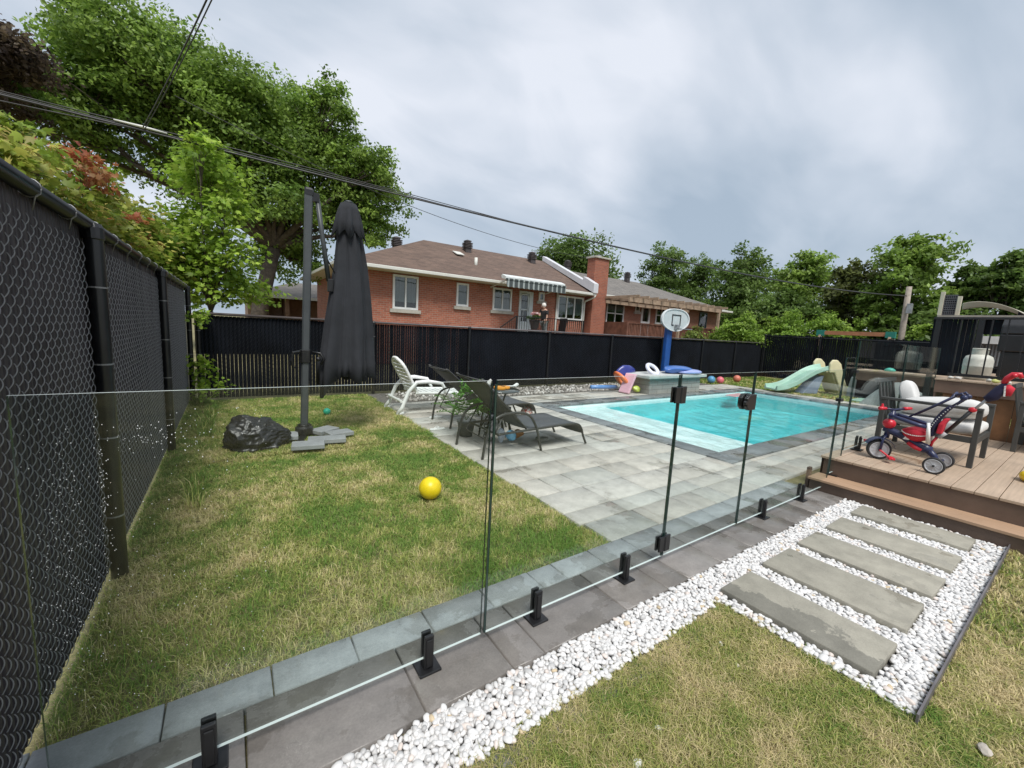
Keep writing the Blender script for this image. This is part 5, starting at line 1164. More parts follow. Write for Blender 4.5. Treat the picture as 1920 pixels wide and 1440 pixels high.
# inflatables on and beside the box
def ringmesh(c, R, r, n=28, m=10, rot=None, squash=1):
    q = MB(); V = []; Rm = rot or Matrix.Identity(3)
    for i in range(n):
        for j in range(m):
            a = 2*PI*i/n; b = 2*PI*j/m; V.append(Vector(c)+Rm@Vector(((R+r*math.cos(b))*math.cos(a), (R+r*math.cos(b))*math.sin(a), r*squash*math.sin(b))))
    return q.add(V, [(i*m+j, ((i+1) % n)*m+j, ((i+1) % n)*m+(j+1) % m, i*m+(j+1) % m) for i in range(n) for j in range(m)])
GI = 'inflatable pool toys on the stone box'
def vinyl(nm, c): return pm(nm, c, .25, .06, 5, spec=.6)
o = single('swim_ring', ringmesh((9.5, 7.0, .62), .17, .06, rot=rotm('X', .75), squash=.8), vinyl('white blue vinyl', (.66, .68, .78)), 'white and violet inflatable ring on top of the stone box', 'pool toy', (9.5, 7, .5), GI, smooth=True)
single('air_mattress', blobby((10.6, 7.0, .60), (.62, .35, .12), 5, 6, 4, .7), vinyl('blue vinyl', (.05, .14, .42)), 'dark blue inflatable float lying on the stone box', 'pool toy', (10.6, 7, .5), GI, smooth=True)
single('air_mattress', blobby((10.9, 6.8, .56), (.5, .28, .08), 6, 5, 4, .8), vinyl('lilac vinyl', (.30, .36, .66)), 'pale lilac inflatable float at the front of the stone box lid', 'pool toy', (10.9, 6.8, .5), GI, smooth=True)
single('swim_ring', ringmesh((8.6, 7.25, .30), .23, .09, rot=rotm('Y', .8)@rotm('X', .3), squash=.6), vinyl('orange vinyl', (.75, .20, .07)), 'orange inflatable ring leaning against the left side of the stone box', 'pool toy', (8.5, 7.3, 0), GI, smooth=True)
single('float_board', MB().obox((8.5, 6.98, .27), (.06, .34, .55), rotm('Y', .45)), vinyl('pink board', (.72, .42, .5)), 'pale pink board leaning left of the stone box', 'pool toy', (8.4, 7, 0), GI, bev=.02)
p = MB(); p.tube([(7.5, 7.3, .16), (8.5, 7.35, .12)], .05, 10); single('pool_noodle', p, vinyl('blue foam', (.10, .25, .55)), 'blue pool noodle on the stones left of the stone box', 'pool toy', (8, 7.3, 0), None, smooth=True)
single('rubber_toy', blobby((8.82, 6.95, .1), (.13, .1, .1), 7, 8), vinyl('lime rubber', (.45, .55, .08)), 'lime green rubber toy at the foot of the stone box', 'toy', (8.8, 6.95, 0), smooth=True)
single('dark_float', blobby((8.95, 7.42, .52), (.40, .15, .20), 15, 16, 3, .6), vinyl('navy vinyl', (.03, .04, .22)), 'navy blue folded float behind the white ring', 'pool toy', (9, 7.4, .5), GI, smooth=True)
p = MB(); p.tube([(13.2, 6.15, -.07), (13.3, 6.1, -.06)], .03, 6)
single('float_board', MB().obox((12.3, 6.05, -.07), (.9, .3, .03), rotm('Z', .1)), vinyl('pale pink vinyl', (.7, .4, .42)), 'faded pink float drifting at the far edge of the water', 'pool toy', (12.3, 6.05, -.08), bev=.012)
# ------------------------------------------------------------------ basketball hoop
BH = thing('basketball_hoop', 'basketball hoop with pale rounded board on a blue pole before the back fence', 'basketball hoop', (11.97, 8.3, 0))
M_bluep = pm('blue pole paint', (.012, .075, .28), .45, .1, 5)
part('pole', MB().box(11.83, 8.27, 0, 12.09, 8.42, 1.95), M_bluep, BH, bev=.03)
part('base', MB().box(11.5, 8.1, 0, 12.45, 8.68, .18), M_bluep, BH, bev=.05)
bp_ = []
for a in np.linspace(0, 2*PI, 48, endpoint=False):
    x = .745*math.copysign(abs(math.cos(a))**.8, math.cos(a)); z = (.36 if math.sin(a) > 0 else .37)*math.copysign(abs(math.sin(a))**.9, math.sin(a)); 
    if math.sin(a) < 0: x *= 1-.32*abs(math.sin(a))**2
    bp_.append((x, z))
M_board = pm('pale board plastic', (.52, .56, .57), .5, .05, 4)
bo = part('backboard', MB().prism(bp_, .05, (12.05, 8.18, 2.09)), M_board, BH, bev=.015)
rp = MB(); q = bp_+[(x*.95, z*.93) for x, z in bp_]; n = len(bp_)
rp.v = [(12.05+x, 8.165, 2.09+z) for x, z in bp_]+[(12.05+x*.93, 8.165, 2.09+z*.93) for x, z in bp_]; rp.f = [(i, (i+1) % n, n+(i+1) % n, n+i) for i in range(n)]; rp.mi = [0]*n
sub(part('rim_trim', rp, pm('white trim', (.7, .71, .72), .5, .05), solid=.02), bo, BH)
p = MB()
for (a, b, c, d) in ((-.24, -.2, -.2, .16), (.2, -.2, .24, .16), (-.24, .13, .24, .165), (-.24, -.2, -.12, -.165), (.1, -.2, .24, -.165)): p.box(12.08+a, 8.168, 2.1+b, 12.08+c, 8.178, 2.1+d)
sub(part('target_square', p, M_black), bo, BH)
p = MB(); p.obox((12.08, 8.12, 1.86), (.14, .1, .16)); p.beam((12.08, 8.1, 1.84), (12.08, 7.98, 1.80), .1, .04); part('rim_bracket', p, M_gal, BH, bev=.01)
part('rim', ringmesh((12.08, 7.80, 1.80), .19, .009, 28, 6), pm('faded rim', (.25, .28, .30), .5, .1), BH, smooth=True)
# ------------------------------------------------------------------ garden slide
SL = thing('garden_slide', 'childs plastic slide, pale green chute and cream ladder, on the grass beyond the pool', 'slide', (14.8, 5, 0))
M_mint = pm('mint plastic', (.33, .52, .42), .4, .08, 3); M_cream = pm('cream plastic', (.66, .60, .38), .45, .08, 3)
SL.location = (13.9, 5.85, 0); SL.rotation_euler = (0, 0, -.5)
def chute():
    q = MB(); prof = [(-.24, .13), (-.27, .14), (-.29, .0), (-.24, -.03), (-.2, -.02), (.2, -.02), (.24, -.03), (.29, .0), (.27, .14), (.24, .13), (.19, .03), (-.19, .03)]
    rings = []
    for t in np.linspace(0, 1, 24):
        x = 1.8*t; z = .09+.72*(t**1.1)-.07*math.sin(2*PI*t); 
        if t > .86: z += .0
        rings.append([(x, a, z+b) for a, b in prof])
    q.loft(rings); return q
part('chute', chute(), M_mint, SL, local=True, bev=.012)
for y in (-.30, .30):
    q = MB(); q.prism([(1.62, .70), (1.60, .98), (1.68, 1.10), (1.84, 1.10), (1.98, .98), (2.12, .6), (2.45, .0), (2.20, .0), (1.92, .45), (1.80, .70)], .07, (0, y-.035, 0)); part('ladder_side', q, M_cream, SL, local=True, bev=.03)
q = MB(); q.prism([(1.76, .68), (1.86, .68), (2.2, .06), (2.1, .06)], .52, (0, -.26, 0)); lp = part('ladder_panel', q, M_cream, SL, local=True)
for i in range(3):
    q = MB(); q.box(1.90+.115*(2-i), -.26, .12+i*.2, 2.06+.115*(2-i), .26, .17+i*.2); part('rung', q, M_cream, SL, local=True, bev=.02)
q = MB(); q.box(1.55, -.27, .70, 1.9, .27, .76); part('platform', q, M_cream, SL, local=True, bev=.02)
p = MB(); p.prism([(.95, 0), (1.35, .50), (1.62, .60), (1.45, 0)], .34, (0, -.17, 0)); part('support', p, pm('blue grey plastic', (.22, .27, .36), .5, .08), SL, local=True, bev=.02)
# covers / loungers beyond the deck
single('ground_mat', MB().box(14.45, 3.1, -.02, 15.3, 4.0, .05), M_mint, 'pale green mat on the grass at the right end of the pool', 'mat', (14.9, 3.5, 0), bev=.02)
single('folded_board', MB().prism([(0, 0), (1.7, 0), (.1, .62)], .35, (15.75, 4.5, 0), ((.05, -1, 0), (0, 0, 1)), (1, 0, 0)), pm('pale blue grey board', (.38, .43, .46), .6, .08), 'pale grey sloping board behind the slide ladder', 'board', (15.9, 3.8, 0), bev=.02)
# orange swing beam above the right fence
SW = thing('swing_frame', 'orange wooden swing beam with green brackets showing above the right fence', 'swing', (20.3, 5.8, 0))
part('beam', MB().box(20.2, 4.75, 1.98, 20.3, 6.9, 2.13), pm('orange wood', (.40, .17, .08), .6, .12, 4, .2, 40), SW)
for y in (4.7, 6.9):
    part('bracket', MB().box(20.17, y-.14, 1.93, 20.33, y+.14, 2.16), pm('green plastic bracket', (.02, .2, .15), .5), SW)
    for s_ in (-1, 1): part('leg', MB().beam((20.25, y, 2.05), (20.25+s_*.9, y, 0), .08, .08), M_oldwood, SW)
# ------------------------------------------------------------------ armchairs on the deck
M_chair = pm('grey aluminium frame', (.052, .053, .050), .45, .1, 5); M_cush = pm('light grey cushion', (.58, .575, .56), .9, .06, 6, .2, 250)
DZ = .32
def cushion(c, size, rot=None, puff=.18, name='cushion', t=None, seed=1):
    """rounded box with slightly bulging faces"""
    R = rot or Matrix.Identity(3); n = 12; q = MB(); sx, sy, sz = [s_/2 for s_ in size]; r = np.random.default_rng(seed)
    V = []; 
    m_ = 14
    for i in range(m_+1):
        ph = -PI/2+PI*i/m_
        for k in range(32):
            th = 2*PI*k/32; se = lambda w, e_: math.copysign(abs(w)**e_, w)
            x = sx*se(math.cos(ph), .42)*se(math.cos(th), .28); y = sy*se(math.cos(ph), .42)*se(math.sin(th), .28); z = sz*se(math.sin(ph), .6)
            z *= 1+puff*(math.cos(x/sx*1.4)*math.cos(y/sy*1.4)); z += .006*math.sin(x*22+seed)*math.cos(y*17)
            V.append(Vector(c)+R@Vector((x, y, z)))
    q.add(V, [(i*32+k, i*32+(k+1) % 32, (i+1)*32+(k+1) % 32, (i+1)*32+k) for i in range(m_) for k in range(32)])
    return part(name, q, M_cush, t, smooth=True)
def armchair(x0, y0, label, extra=True):
    t = thing('armchair', label, 'armchair', (x0+.39, y0+.38, DZ), 0, 'grey cushioned armchairs on the deck'); x1, y1 = x0+.78, y0+.76; b = .045
    for (x, y) in ((x0, y0), (x1, y0), (x0, y1), (x1, y1)): part('leg', MB().box(x-b/2, y-b/2, DZ, x+b/2, y+b/2, DZ+.60), M_chair, t, bev=.004)
    for x in (x0, x1): part('armrest', MB().box(x-.032, y0-b/2, DZ+.602, x+.032, y1+b/2, DZ+.632), M_chair, t, bev=.004)
    p = MB(); p.box(x0+b/2, y0-.02, DZ+.26, x1-b/2, y0+.02, DZ+.32); p.box(x0+b/2, y1-.02, DZ+.26, x1-b/2, y1+.02, DZ+.32)
    for x in (x0, x1): p.box(x-.019, y0+b/2, DZ+.26, x+.019, y1-b/2, DZ+.32)
    part('seat_frame', p, M_chair, t)
    p = MB(); a = rotm('X', -.18)
    for i in range(5): p.obox((x0+.13+i*.13, y1+.05, DZ+.55), (.05, .02, .5), a)
    p.obox((x0+.39, y1+.10, DZ+.81), (.74, .035, .05), a); part('back_slats', p, M_chair, t, bev=.003)
    cushion(((x0+x1)/2, y0+.36, DZ+.385), (.70, .76, .13), None, .1, 'seat_cushion', t, 2)
    return t
A1 = armchair(6.33, .67, 'grey metal armchair with stacked pale cushions, behind the tricycle')
def soft(c, size, rot, lb, name, seed):
    global M_cush
    o = cushion(c, size, rot, .35, name, None, seed); o['label'] = lb; o['category'] = 'cushion'; return o
soft((6.73, 1.00, DZ+.55), (.60, .66, .19), rotm('X', -.12)@rotm('Y', .10), 'large pale cushion lying across the armchair behind the tricycle', 'loose_cushion', 3)
soft((6.98, 1.33, DZ+.60), (.46, .15, .34), rotm('X', -.3)@rotm('Z', .1), 'upright grey cushion at the back of the armchair', 'loose_cushion', 4)
armchair(8.02, -.24, 'grey armchair at the right edge of the picture')
# ------------------------------------------------------------------ tricycle
TR = thing('tricycle', 'red and navy childs tricycle with push handle on the deck', 'tricycle', (5.8, 1.0, DZ))
M_navy = pm('navy plastic', (.020, .026, .075), .35, .1, 5); M_red = pm('red plastic', (.55, .018, .035), .35, .08, 5); M_grey = pm('pale grey plastic', (.42, .43, .45), .45, .06, 8); M_tyre = pm('black tyre', (.02, .02, .021), .7, .2, 20)
M_navycl = pm('navy cloth', (.018, .018, .05), .9, .12, 12); M_redcl = pm('red cloth', (.5, .02, .04), .85, .1, 12)
def wheel(c, r, w, axis, spokes=True):
    """tyre with rim: axis is the direction of the axle"""
    a = Vector(axis).normalized(); R = a.to_track_quat('Z', 'X').to_matrix()
    o = part('wheel', MB().lathe([(r*.80, -w/2), (r*.94, -w/2), (r, -w/3), (r, w/3), (r*.94, w/2), (r*.80, w/2), (r*.80, -w/2)], c, 36, R, False), M_tyre, TR, smooth=False, bev=.002)
    q = MB(); q.lathe([(0, -w/2+.002), (r*.18, -w/2-.004), (r*.2, -w/2+.006), (r*.66, -w/2+.008), (r*.74, -w/2-.001), (r*.8, -w/2+.001), (r*.8, w/2-.001), (r*.74, w/2+.001), (r*.66, w/2-.008), (r*.2, w/2-.006), (r*.18, w/2+.004), (0, w/2-.002)], c, 36, R)
    if spokes:
        for k in range(10):
            th = 2*PI*k/10; 
            for s_ in (-1, 1): q.obox(Vector(c)+R@Vector((math.cos(th)*r*.44, math.sin(th)*r*.44, s_*(w/2-.007))), (r*.46, .006, .006), R@rotm('Z', th))
    sub(part('rim', q, M_grey), o, TR)
    sub(part('hub_cap', MB().lathe([(0, -w/2-.008), (r*.12, -w/2-.006), (r*.12, w/2+.006), (0, w/2+.008)], c, 16, R), M_black), o, TR); return o
fc = Vector((5.77, 1.275, DZ+.105)); fax = Vector((1, .55, 0)).normalized()
wheel(fc, .105, .05, fax); wheel((5.62, .82, DZ+.082), .082, .035, (1, 0, 0)); wheel((6.03, .82, DZ+.082), .082, .035, (1, 0, 0))
p = MB(); p.tube([(5.63, .82, DZ+.082), (6.02, .82, DZ+.082)], .012, 8); p.tube([(5.82, .92, .52), (5.82, .86, .46), (5.82, .825, DZ+.085)], [.035, .028, .02], 10); part('rear_axle', p, M_navy, TR, smooth=True)
for s_ in (-1, 1):
    p = MB(); c = fc+fax*s_*.035; d = Vector((0, .075*s_, -.0)); d2 = d+Vector((0, 0, .05*s_)); p.tube([c, c+fax*s_*.02, c+fax*s_*.03+d2], .010, 8); e_ = c+fax*s_*.075+d2
    p.obox(e_, (.085, .05, .022), rotm('Z', .5)); p.sph(e_, (.048, .03, .016), 12, 8, rotm('Z', .5)); part('pedal', p, M_red, TR, bev=.005)
# fork, fender, head
p = MB(); F0 = fc
for s_ in (-1, 1): p.tube([F0+fax*s_*.038, F0+fax*s_*.042+Vector((0, -.01, .12)), (5.80, 1.235, .60)], .012, 8)
p.tube([(5.80, 1.24, .56), (5.81, 1.228, .72), (5.815, 1.222, .86)], [.026, .024, .022], 12); part('fork', p, M_navy, TR, smooth=True)
p = MB(); rings = []
d0 = Vector((-fax.y, fax.x, 0))
for th in np.linspace(math.radians(25), math.radians(165), 12):
    c = F0+d0*math.cos(th)*.125+Vector((0, 0, math.sin(th)*.125)); rings.append([c+fax*(-.045), c+fax*(-.045)+Vector((0, 0, .008)), c+fax*.045+Vector((0, 0, .008)), c+fax*.045])
p.loft(rings); part('fender', p, M_navy, TR, smooth=False)
p = MB(); p.sph((5.81, 1.235, .715), (.055, .055, .055), 20, 14); part('front_ball', p, M_red, TR, smooth=True)
p = MB(); p.tube([(5.72, 1.27, .88), (5.815, 1.215, .87), (5.93, 1.15, .885)], .010, 8); hb = part('handlebar', p, M_navy, TR, smooth=True)
for a, b in (((5.66, 1.30, .88), (5.73, 1.265, .88)), ((5.91, 1.16, .884), (5.98, 1.12, .89))): sub(part('grip', MB().tube([a, b], [.019, .016], 10), M_red, smooth=True), hb, TR)
sub(part('bell_post', MB().tube([(5.70, 1.29, .88), (5.70, 1.29, .93)], [.016, .008], 8), M_red), hb, TR)
# main frame
p = MB(); p.tube([(5.81, 1.275, .655), (5.815, 1.2, .635), (5.82, 1.1, .60), (5.82, 1.0, .545), (5.82, .93, .52), (5.82, .88, .52)], [.028, .036, .038, .048, .05, .03], 12); part('frame', p, M_navy, TR, smooth=True)
part('frame_inlay', MB().tube([(5.775, 1.06, .555), (5.772, 1.0, .52), (5.775, .95, .502)], [.018, .022, .016], 8), M_red, TR, smooth=True)
# seat tub
def tub():
    q = MB(); rings = []
    for j, (z, s_) in enumerate(((.575, .25), (.60, .7), (.63, .95), (.665, 1.05), (.70, 1.08))):
        rings.append([(5.82+.115*s_*math.cos(a), 1.015+.105*s_*math.sin(a), z+(.02*math.cos(2*a) if j == 4 else 0)) for a in np.linspace(0, 2*PI, 24, endpoint=False)])
    q.loft(rings); return q
so = part('seat', tub(), M_redcl, TR, smooth=True)
def teeth(pts, s_=.006):
    q = MB()
    for x in pts: q.obox(x, (s_, s_*1.4, s_*1.4))
    return q
sub(part('tooth_trim', teeth([(5.82-.124*math.cos(b), 1.015+.113*math.sin(b), .685-.035*math.cos(b)) for b in np.linspace(-1.2, 1.2, 20)]), M_whitepl), so, TR)
p = MB(); p.tube([(5.72, 1.21, .81), (5.70, 1.1, .79), (5.70, 1.0, .765), (5.715, .935, .755)], .020, 10); p.tube([(5.92, 1.21, .81), (5.94, 1.1, .79), (5.94, 1.0, .765), (5.925, .935, .755)], .020, 10); p.tube([(5.72, 1.21, .81), (5.82, 1.24, .812), (5.92, 1.21, .81)], .020, 10)
part('safety_bar', p, M_navy, TR, smooth=True)
for x in (5.71, 5.93): part('seat_strut', MB().tube([(x, .925, .80), (x, .915, .7), (x+(.05 if x < 5.8 else -.05), .91, .59)], [.013, .016, .018], 8), M_whitepl, TR, smooth=True)
part('front_clip', MB().prism([(0, 0), (.035, .07), (.05, 0)], .03, (5.76, 1.10, .585), ((0, -1, 0), (0, 0, 1)), (1, 0, 0)), M_whitepl, TR)
p = MB(); rings = []
for (y, z, w) in ((.905, .66, .06), (.895, .75, .075), (.88, .84, .08), (.84, .93, .075), (.80, .99, .05)): rings.append([(5.82-w, y, z), (5.82-w*.6, y+.025, z), (5.82+w*.6, y+.025, z), (5.82+w, y, z), (5.82+w*.7, y-.02, z), (5.82-w*.7, y-.02, z)])
p.loft(rings); bo_ = part('seat_back', p, M_navycl, TR, bev=.01)
sub(part('tooth_trim', teeth([(5.82-.078+.01*k/12, .915-.11*(k/12)**1.5, .72+.25*k/12) for k in range(13)]), M_whitepl), bo_, TR)
p = MB(); rings = []
for (y, z, w) in ((.86, .70, .05), (.85, .8, .06), (.825, .86, .045)): rings.append([(5.80-w, y+.01, z), (5.80+w, y+.01, z), (5.80+w, y-.03, z), (5.80-w, y-.03, z)])
p.loft(rings); part('back_pocket', p, M_redcl, TR, bev=.01)
for i, x in enumerate((5.72, 5.92)):
    p = MB(); p.tube([(x, 1.075, .83), (x, .9, .985), (x, .78, 1.10)], .009, 8); p.tube([(x, .78, 1.10), (x, .745, 1.125), (x, .72, 1.09)], .012, 8); p.tube([(x, .79, .995), (x, .75, 1.04), (x, .725, 1.085)], .009, 8); p.sph((x, .725, 1.085), (.02, .028, .028), 12, 8); part('canopy_arm', p, M_navy, TR, smooth=True)
p = MB(); p.tube([(5.72, .80, 1.085), (5.82, .79, 1.12), (5.92, .80, 1.085)], .012, 8); part('canopy_bow', p, M_navy, TR, smooth=True)
# push handle
p = MB(); p.tube([(5.82, .855, .655), (5.82, .81, .715)], .018, 10); p.tube([(5.82, .65, .99), (5.82, .585, 1.10)], .013, 8); part('handle_sleeve', p, M_grey, TR, smooth=True)
p = MB(); p.tube([(5.82, .82, .70), (5.82, .67, .97)], .0165, 10); part('handle_tube', p, M_black, TR, smooth=True)
part('handle_joint', MB().sph((5.82, .667, .975), (.025, .03, .026), 12, 8), M_red, TR, smooth=True); part('handle_foot', MB().tube([(5.82, .865, .655), (5.82, .89, .60), (5.82, .90, .54)], .012, 8), M_red, TR, smooth=True)
p = MB(); p.tube([(5.82, .60, 1.085), (5.82, .56, 1.12), (5.82, .525, 1.19), (5.82, .50, 1.25)], [.028, .045, .042, .022], 12); hbg = part('handle_bag', p, M_navycl, TR, smooth=True)
p = MB(); p.tube([(5.82, .50, 1.23), (5.82, .478, 1.20), (5.82, .472, 1.14)], [.03, .042, .018], 10); sub(part('bag_pocket', p, M_redcl, smooth=True), hbg, TR)
sub(part('tooth_trim', teeth([(5.785, .497-.001*k, 1.225-.014*k) for k in range(7)], .008), M_whitepl), hbg, TR)
p = MB(); p.tube([(5.82, .515, 1.25), (5.82, .495, 1.30), (5.82, .465, 1.335), (5.82, .43, 1.34), (5.82, .415, 1.31)], [.022, .026, .028, .024, .014], 12); p.tube([(5.74, .455, 1.33), (5.90, .455, 1.33)], .018, 8); part('push_grip', p, M_red, TR, smooth=True)
# yellow float on the deck at the right edge
p = ringmesh((6.27, .18, DZ+.05), .11, .05, 28, 12); single('yellow_float', p, pm('yellow vinyl', (.85, .60, .02), .3, .05), 'yellow inflatable ring on the deck at the right edge', 'pool toy', (6.15, .27, DZ), smooth=True)
# ------------------------------------------------------------------ raised deck: railing, gas bottle, grill, black enclosure
UZ = 1.115
rl = thing('deck_railing', 'black metal railing along the front of the raised deck', 'railing', (8.95, .8, UZ))
p = MB(); p.box(8.93, -3.2, UZ+.05, 8.96, 1.35, UZ+.09); p.box(8.92, -3.2, 2.005, 8.97, 1.6, 2.035); part('rail', p, M_black, rl)
for y in np.arange(-3.1, 1.4, .152): part('baluster', MB().box(8.937, y-.008, UZ+.09, 8.953, y+.008, 2.005), M_black, rl)
GB_ = thing('gas_bottle', 'cream white gas bottle with a collar on the raised deck behind the railing', 'gas bottle', (9.4, 1.14, UZ))
M_gas = pm('worn white steel', (.50, .50, .44), .5, .15, 5, .15, 50)
part('tank', MB().lathe([(.10, 0), (.13, .02), (.13, .06), (.155, .09), (.158, .2), (.161, .205), (.158, .21), (.158, .30), (.14, .355), (.09, .385), (0, .39)], (9.4, 1.12, UZ), 36), M_gas, GB_, smooth=True)
q = MB(); n = 20
for k in range(n):
    if k in (3, 4, 13, 14): continue
    a0, a1 = 2*PI*k/n, 2*PI*(k+1)/n; R_ = .085; V = [(9.4+R_*math.cos(a), 1.12+R_*math.sin(a), UZ+z) for a in (a0, a1) for z in (.37, .47)]; q.add(V, [(0, 1, 3, 2)])
q.tube([(9.4+.085*math.cos(a), 1.12+.085*math.sin(a), UZ+.47) for a in np.linspace(0, 2*PI, 24)], .007, 6); part('collar', q, M_gas, GB_, solid=.006)
part('valve', MB().lathe([(0, 0), (.02, 0), (.02, .05), (.03, .05), (.03, .07), (0, .07)], (9.4, 1.12, UZ+.385), 12), M_black, GB_)
# black enclosure wall with a grey cap
EN = thing('black_enclosure', 'tall black slatted enclosure on the raised deck with a pale cap rail', 'screen', (11, 1.2, UZ))
part('cap_rail', MB().box(10.95, -3, 2.13, 11.1, 1.93, 2.19), pm('taupe cap', (.30, .26, .22), .6, .1, 4), EN)
q = MB()
for y in np.arange(1.35, 1.9, .062): q.box(11.0, y, UZ, 11.02, y+.057, 2.13)
part('slatted_panel', q, M_slatb, EN)
for y in (1.36, 1.9, .3): part('post', MB().box(10.98, y-.04, 0, 11.06, y+.04, 2.13), M_black, EN)
q = MB(); q.box(11.0, 1.93, UZ, 13.2, 1.97, 2.13); part('end_panel', q, M_slatb, EN)
part('top_panel', MB().box(11.03, -3, 1.86, 11.05, 1.34, 2.13), M_slatb, EN)
LT = thing('lattice_screen', 'lattice panel between two beige posts above the black enclosure', 'lattice', (11.6, 1.85, 2.2))
M_beige = pm('beige plastic', (.50, .46, .36), .5, .08, 3)
for y in (1.93, 1.70): part('post', MB().box(11.06, y-.028, 2.19, 11.12, y+.028, 2.63 if y > 1.8 else 2.54), M_beige, LT, bev=.005)
q = MB(); 
for i in range(9): q.box(11.085, 1.725, 2.21+i*.042, 11.09, 1.90, 2.226+i*.042)
for i in range(7): q.box(11.091, 1.735+i*.025, 2.2, 11.096, 1.745+i*.025, 2.58)
part('lattice', q, pm('dark lattice', (.09, .09, .1), .6), LT)
part('backing', MB().box(11.1, 1.725, 2.2, 11.104, 1.90, 2.57), M_slatb, LT)
AR = thing('beige_arch', 'beige plastic arch roof of a play tower behind the enclosure', 'play tower', (12.3, 1.4, 2.0))
q = MB(); rings = []
for t in np.linspace(0, 1, 20):
    y = 1.72-.78*t; zt_ = 2.245+.235*(1-((t-.22)/.78)**2 if t > .22 else 1-((.22-t)/.6)**2); w = .0
    rings.append([(11.5, y, zt_), (12.3, y, zt_+.02), (12.3, y, zt_-.05), (11.55, y, max(zt_-.12*(1-t*.5), 2.19))])
q.loft(rings); part('roof', q, M_beige, AR, smooth=False, bev=.01)
part('wall', MB().box(11.6, .95, 2.18, 12.3, 1.7, 2.2), M_beige, AR); part('end_window', MB().prism([(.0, 0), (.11, 0), (.0, .09)], .02, (11.48, 1.02, 2.2), ((0, -1, 0), (0, 0, 1)), (1, 0, 0)), M_slatb, AR)
for y in (.98, 1.68): part('post', MB().box(11.9, y-.03, 1.1, 11.96, y+.03, 2.22), M_beige, AR)
# gas grill under dark cover, only partly visible
GR = thing('gas_grill', 'black gas grill behind the railing at the right edge', 'grill', (10.1, .72, UZ))
part('body', MB().box(9.95, .55, UZ+.45, 10.5, 1.02, UZ+.72), M_black, GR, bev=.02); part('lid', MB().loft([[(9.95, y, UZ+.722), (9.97, y, UZ+.86), (10.1, y, UZ+.97), (10.35, y, UZ+.97), (10.5, y, UZ+.85), (10.5, y, UZ+.722)] for y in (.55, 1.02)]), M_black, GR, bev=.02)
part('cabinet', MB().box(9.98, .6, UZ+.06, 10.48, .98, UZ+.448), M_black, GR, bev=.01)
part('side_shelf', MB().box(9.98, .2, UZ+.62, 10.45, .545, UZ+.65), M_gal, GR)
for x, y in ((10.02, .63), (10.44, .63), (10.02, .95), (10.44, .95)): part('wheel', MB().lathe([(0, -.015), (.03, -.015), (.03, .015), (0, .015)], (x, y, UZ+.03), 12, rotm('Y', PI/2)), M_tyre, GR)
p = MB(); p.box(13.3, -2.5, UZ+.15, 13.35, 1.6, UZ+.62)
for y in np.arange(-2.5, 1.6, .05): p.box(13.27, y, UZ+.16, 13.299, y+.025, UZ+.60)
CS = thing('corrugated_screen', 'grey corrugated metal shed wall behind the grill, with a white top strip', 'shed', (13.3, 0, UZ))
part('wall', p, pm('grey corrugated', (.22, .22, .23), .5, .15, 3), CS); part('top_strip', MB().box(13.2, -2.5, UZ+.621, 13.4, 1.6, UZ+.78), M_white, CS)
# small pots and stones on the edge of the raised deck
for i, (y, r_, cl, lb) in enumerate(((1.30, .028, (.55, .54, .5), 'small white stone on the edge of the raised deck, below the gas bottle'), (1.22, .03, (.5, .48, .44), 'pale stone on the raised deck edge next to another white stone'), (.92, .03, (.5, .5, .45), 'whitish stone on the raised deck edge right of the gas bottle'), (.86, .035, (.45, .46, .15), 'yellow-green tennis ball sized toy on the raised deck edge'), (.74, .025, (.6, .58, .55), 'small white toy on the raised deck edge nearest the tricycle handle'))):
    single('small_stone', blobby((8.86, y, UZ+r_*.8), (r_*1.2, r_*1.4, r_), i+3, 8, 2), pm('pebble %.2f %.2f' % (cl[0], cl[2]), cl, .6, .15, 20), lb, 'stone', (8.86, y, UZ), 'small things on the raised deck edge', smooth=True)
single('stone_chip', blobby((2.34, .06, .0), (.035, .022, .014), 33, 8, 2), pm('grey stone chip', (.42, .38, .33), .8, .15, 20), 'flat pale stone lying in the dry grass at the bottom right', 'stone', (2.34, .06, 0))
# ------------------------------------------------------------------ person on the balcony
PE = thing('person', 'white haired person in a black T-shirt and grey trousers, leaning over flowers on the balcony', 'person', (11.15, 13.95, 1.09))
def skin(name, verts, edges, mat, parent, subl=2, root=0):
    I = ROOT[parent.name].inverted(); me = bpy.data.meshes.new(name); me.from_pydata([tuple(I@Vector(v[:3])) for v in verts], edges, []); o = bpy.data.objects.new(name, me); COL.objects.link(o); o.parent = parent
    o.modifiers.new('skin', 'SKIN')
    if not me.skin_vertices: return o
    sv_ = me.skin_vertices[0].data
    for i, v in enumerate(verts): sv_[i].radius = (v[3], v[4] if len(v) > 4 else v[3])
    sv_[root].use_root = True
    q = o.modifiers.new('sub', 'SUBSURF'); q.levels = subl; q.render_levels = subl; me.materials.append(mat); ROOT[o.name] = ROOT[parent.name]; return o
M_skin = pm('skin', (.50, .30, .22), .55, .06, 8)
px, py, pz = 11.2, 13.98, 1.09
